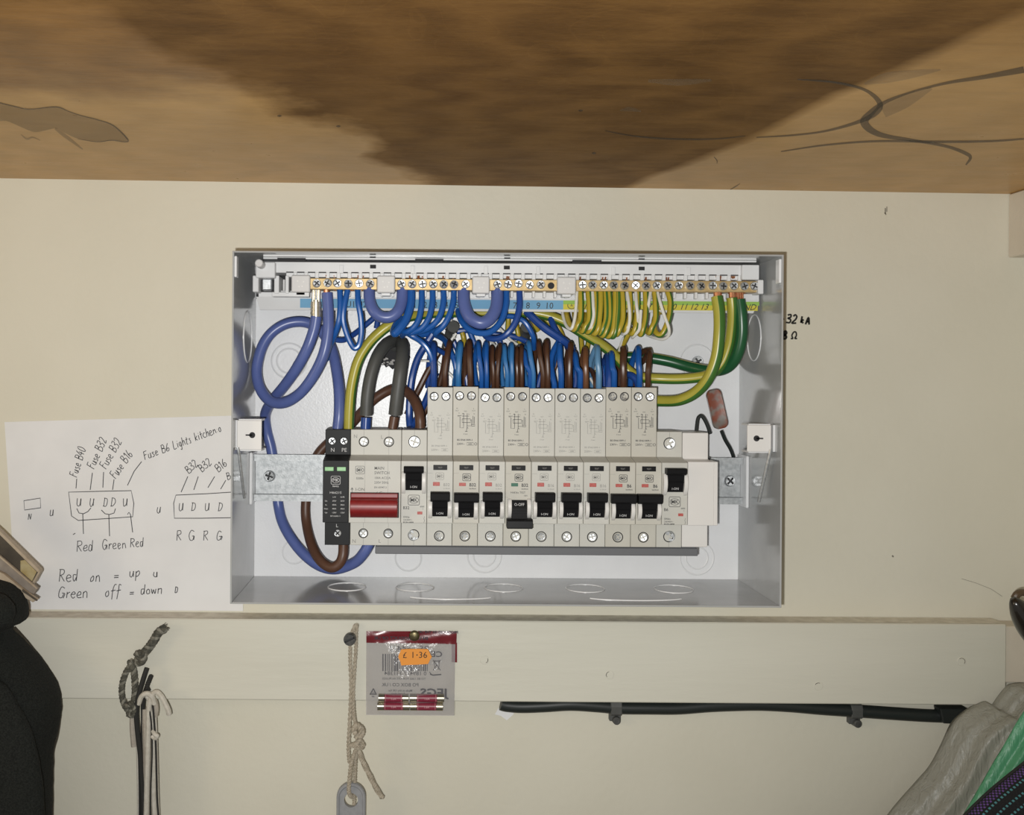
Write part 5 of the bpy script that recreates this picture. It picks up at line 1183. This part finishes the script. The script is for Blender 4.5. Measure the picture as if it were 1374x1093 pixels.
mtext('BS 1444/3', 549, 874, 6.4, sx=1.15); mtext('CE', 586, 881, 6.0, bold=.02, sx=1.2)
x = 0
rb = random.Random(5)
while x < 60:
    wd_ = rb.choice([.5, .5, .9, 1.3]); a = P(513+x, 877, 22.4); b2 = P(513+x, 900, 22.4)
    q.add([(a[0], a[1], 22.4), (a[0]+wd_, a[1], 22.4), (b2[0]+wd_, b2[1], 22.4), (b2[0], b2[1], 22.4)], [(0,1,2,3)]); x += wd_*1.75+rb.choice([.9, 1.3, 1.9])
mtext('0 189477 331384', 544, 905.5, 4.1, bold=.005, sx=1.1); mtext('TO BS 1362 FOR USE IN PLUGS', 542, 911.5, 2.2, sx=1.1, bold=.01); mtext('PO BOX CO / UK', 537, 920.5, 3.6, bold=.01)
mtext('Made in the UK for', 537, 927.5, 2.3, bold=.01); mtext('fused plugs', 534, 931.5, 2.3, bold=.01); mtext('JEGS', 582, 934, 8.4, bold=.03, sx=1.25)
def ml(pts, w_=.5, cl=False): q.ribbon([P(a, b, 22.4)[:2] for a, b in pts], w_, 22.4, cl)
ml([(501,923.5),(496.5,931.5)], .8); ml([(496,931),(505.5,931)], .8); ml([(505,931.5),(501,923.5)], .8); mtext('PP', 500.5, 935.5, 2.0, bold=.02); mtext('05', 500.8, 930.5, 2.4)
ml([(581.5,886.5),(590,886.5)], .6); ml([(582.5,887),(583.5,897.5),(588.5,897.5),(589.5,887)], .5, True); ml([(581,885),(591,899)], .5); ml([(591,885),(581,899)], .5)
ml([(577,904),(581,905.5),(592,904.5)], .9); ml([(576,901),(579,904.5)], .5)
q.build('mirrored_print', 'bagprint', bk)
q = MB(); mtext('IN UK PRODUCT OF UK', 538, 858, 3.4, 24.3, 'CENTER', .03, 1.1); mtext('PRODUCED IN THE UK', 588, 849.4, 2.6, 24.0, 'CENTER', .03, 1.1); q.build('header_print', 'bagprint', pk)
# sticker with its nibbled ends
stk = MB(); ol = []
for a, b in [(538,871),(548,870.4),(560,870.2),(574,870.6),(576,874),(578,878.5),(579.5,881),(577,885),(574.5,890.5),(560,891.5),(546,892),(538.5,892.6),(537,887),(534.5,882),(535,878),(537,874.5)]:
    p = P(a, b, 30.6); ol.append((p[0], p[1]))
sk = stk.prism_h(ol, 30.2, 30.5).build('price_sticker', 'sticker', pk)
q = MB(); mtext('£', 543, 882.4, 6.2, 30.65, mirror=False); mtext('1', 554, 882.4, 6.6, 30.65, mirror=False); mtext('·', 559.5, 882.4, 6.4, 30.65, mirror=False, bold=.02); mtext('36', 567.5, 882.4, 6.6, 30.65, mirror=False); q.build('price_print', 'marker', sk)
pn = thing('drawing_pin', 'round tarnished brass pin holding the red header of the packet', 'pin', P(556, 853, 22))
px_, pz_, _ = P(556, 853, 26)
dome = MB(); rings = [(4.0, 25.0), (3.9, 25.8), (3.2, 26.8), (2.0, 27.4), (.02, 27.7)]
for i in range(len(rings)-1): dome.cyl((px_, pz_), rings[i][0], rings[i][1], rings[i+1][1], 24, r2=rings[i+1][0])
dome.build('domed_head', 'pin', pn, smooth=True); MB().cyl((px_, pz_), .5, 12, 25.2, 8).build('point', 'steel', pn)
def fuse(x0, x1, py, h, label):
    t = thing('cartridge_fuse', label, 'fuse', P((x0+x1)/2, py, h), 'fuses in the packet')
    r = 3.15; A, B = P(x0, py, h), P(x1, py, h); L_ = B[0]-A[0]; z = A[1]
    def tubex(a, b, rr, nm, m_, par=t):
        return MB().tube([(A[0]+a*L_, z, h), (A[0]+b*L_, z, h)], rr, 18, smooth=False).build(nm, m_, par, smooth=True)
    bd = tubex(.18, .82, r*.95, 'body', 'fusered'); tubex(0, .2, r, 'end_cap', 'nickel'); tubex(.8, 1, r, 'end_cap', 'nickel')
    pr = MB()
    for u in (.235, .765): pr.tube([(A[0]+(u-.006)*L_, z, h), (A[0]+(u+.006)*L_, z, h)], r*.97, 18, smooth=False)
    pr.build('print_band', 'fuseprint', bd, smooth=True)
    k = MB(); text(k, '13A', A[0]+.5*L_, z-.4, h+r*.985, 2.2, 'CENTER', 1.1, bold=.02); k.build('rating_print', 'fuseprint', bd)
fuse(508, 548, 936, 27.0, 'upper left of the four fuses in the packet'); fuse(550, 595.5, 936, 27.0, 'upper right of the four fuses in the packet')
fuse(506.5, 549.5, 946.8, 27.2, 'lower left of the four fuses in the packet'); fuse(550.5, 594, 947.2, 27.2, 'lower right of the four fuses in the packet')

# ================================================================ black cable under the batten with its clips
cbl = [(672,944,5.5),(680,946,5.5),(700,947.5,5.5),(730,946.5,5.5),(765,944.5,5.5),(800,946.5,5.5),(830,949,5.5),(870,949.5,5.5),(910,949.5,5.5),(950,946.5,5.5),(985,945,5.5),(1020,944.5,5.5),(1060,946.5,5.5),(1100,950,5.5),(1150,953.5,5.5),(1200,957,5.5),(1240,959.5,5.5),(1275,961,6),(1320,965,8)]
tag(MB().tube([P(*v) for v in cbl], 4.9, 14).build('black_cable', 'cblack', origin=P(672, 945, 5), smooth=True), 'black cable running along the wall under the batten', 'cable')
for px, py, lb in ((827, 952, 'dark grey cable clip on the black cable, nearer the middle'), (1150, 956, 'dark grey cable clip on the black cable, nearer the plastic bag')):
    t = thing('cable_clip', lb, 'cable clip', P(px, py, 0), 'clips on the black cable')
    a = P(px, py, 9); cl = MB().prism_x([(a[1]+6, 0), (a[1]+6, 9), (a[1]+3, 10.4), (a[1]-3.5, 10.2), (a[1]-5.0, 8.2), (a[1]-5.0, 5), (a[1]-10.2, 5), (a[1]-10.2, 0)], a[0]-4.4, a[0]+4.4, .5)
    cl.build('saddle', 'cgrey', t)
    b_ = P(px, py+14, 6); MB().cyl((b_[0], b_[1]), 3.6, 0, 8.5, 16, bev=.6, r2=3.0).build('nail_boss', 'cgrey', t, smooth=True); MB().cyl((b_[0], b_[1]), 1.9, 8.4, 8.9, 14).build('nail_head', 'darkscrew', t)
blk = tag(poly_sheet([(1262,951),(1300,951),(1312,962),(1300,972),(1266,970.5)], 3, 14, 'junction_sleeve', 'cblack', None, P(1280, 962, 3), .6), 'black sleeve at the right end of the black cable by the plastic bag', 'sleeve')

# ================================================================ dark hook at the right edge
hk = thing('coat_hook', 'shiny dark bronze coat hook knob at the right edge above the batten', 'hook', P(1374, 835, 0))
kn = MB(); A, B = Vector(P(1359, 803, 76)), Vector(P(1404, 872, 66)); ps, rs = [], []
for i in range(15):
    t = i/14; p = A.lerp(B, t); ps.append(p); rs.append(max(.05, 10.0*math.sin(math.pi*min(1, .02+t*.80))**.6*(1-.1*t)))
kn.tube(ps, rs, 20, smooth=False); kn.build('knob', 'hook', hk, smooth=True, auto=80)
MB().tube([P(1361,803,66), P(1366,796,66), P(1375,795,64), P(1384,802,62), P(1390,815,60)], 2.6, 10).build('rim', 'hookbrown', hk, smooth=True)
MB().tube([B, Vector(P(1405,850,50)), Vector(P(1420,850,25)), Vector(P(1420,848,-4))], 4.2, 12).build('stem', 'hook', hk, smooth=True)

# ================================================================ plastic bags and woven bag at the lower right
def drape(edge, far, h_edge, h_far, name, m_, parent, nx=46, ny=60, amp=2.4, seed=1, uv=False, hmid=0, fold=(9, 3)):
    """surface between an outline (px) and a far line off-frame, with gathered folds running along it"""
    E_ = spline([(a, b, 0) for a, b in edge], 8); Fr = spline([(a, b, 0) for a, b in far], 8); v = []; uvs = []
    def at(L_, t): f = t*(len(L_)-1); i = min(int(f), len(L_)-2); return L_[i].lerp(L_[i+1], f-i)
    ph = [random.Random(seed+k).uniform(0, 6.28) for k in range(6)]
    for j in range(ny+1):
        t = j/ny; a, b = at(E_, t), at(Fr, t)
        for i in range(nx+1):
            u = i/nx; p = a.lerp(b, u)
            h = h_edge+(h_far-h_edge)*u**.6+hmid*math.sin(math.pi*u)+amp*min(1, u*6)*(math.sin(u*fold[0]*2+ph[0]+t*2.5)*.6+.4*math.sin(u*fold[0]*4.7+ph[1]+t*4)+.3*math.sin(t*fold[1]*3+ph[2]+u*5))
            v.append(P(p.x, p.y, h)); uvs.append((t*240, u*100))
    f = [(j*(nx+1)+i, j*(nx+1)+i+1, (j+1)*(nx+1)+i+1, (j+1)*(nx+1)+i) for j in range(ny) for i in range(nx)]
    o = MB().add(v, f).build(name, m_, parent, smooth=True, auto=90)
    if uv:
        l = o.data.uv_layers.new(name='UVMap')
        for k, lp in enumerate(o.data.loops): l.data[k].uv = uvs[lp.vertex_index]
    sm = o.modifiers.new('thickness', 'SOLIDIFY'); sm.thickness = .0004 if not uv else .002; sm.offset = -1
    return o
pb = thing('plastic_bag', 'translucent grey carrier bag hanging at the lower right corner', 'bag', P(1330, 1090, 30))
drape([(1500,905),(1400,914),(1358,917),(1348,922),(1338,934),(1329,946),(1322,940),(1310,944),(1293,953),(1278,966),(1270,980),(1262,998),(1247,1026),(1230,1046),(1206,1073),(1190,1093),(1150,1150),(1120,1200),(1090,1320),(1085,1500)],
      [(1520,910),(1480,940),(1450,960),(1440,970),(1430,980),(1425,990),(1420,1000),(1415,1010),(1410,1020),(1400,1040),(1395,1055),(1390,1070),(1385,1090),(1380,1110),(1375,1130),(1370,1150),(1360,1200),(1350,1260),(1370,1400),(1400,1540)],
      26, 74, 'bag_film', 'carrierbag', pb, amp=2.6, fold=(7, 3))
gb = thing('plastic_bag', 'green plastic bag between the grey carrier bag and the woven bag', 'bag', P(1360, 1090, 60))
drape([(1420,900),(1395,925),(1374,953),(1362,972),(1348,997),(1334,1020),(1318,1048),(1304,1072),(1290,1096),(1260,1150),(1240,1200),(1205,1350),(1195,1520)],
      [(1520,960),(1500,980),(1480,1000),(1470,1020),(1460,1040),(1450,1060),(1440,1080),(1430,1100),(1420,1120),(1400,1170),(1390,1220),(1390,1360),(1410,1540)], 84, 100, 'bag_film', 'greenbag', gb, amp=2.2, seed=9, fold=(8, 2))
wb = thing('woven_bag', 'dark woven cloth bag with purple and teal stitching in the lower right corner', 'bag', P(1370, 1093, 100))
drape([(1440,970),(1400,1003),(1374,1024),(1350,1043),(1325,1064),(1300,1088),(1280,1110),(1240,1150),(1205,1200),(1175,1310),(1165,1480)], [(1560,1060),(1520,1090),(1490,1110),(1470,1130),(1440,1150),(1420,1170),(1400,1190),(1400,1250),(1420,1320),(1450,1420),(1490,1540)], 108, 140, 'cloth', 'woven', wb, amp=.8, seed=4, uv=True, hmid=10, fold=(3, 2))
MB().tube([P(a, b, 109) for a, b in [(1440,970),(1400,1003),(1374,1024),(1350,1043),(1325,1064),(1300,1088),(1280,1110),(1240,1150),(1205,1200),(1175,1310),(1165,1480)]], 1.2, 8).build('piping', 'cord_black', wb, smooth=True)
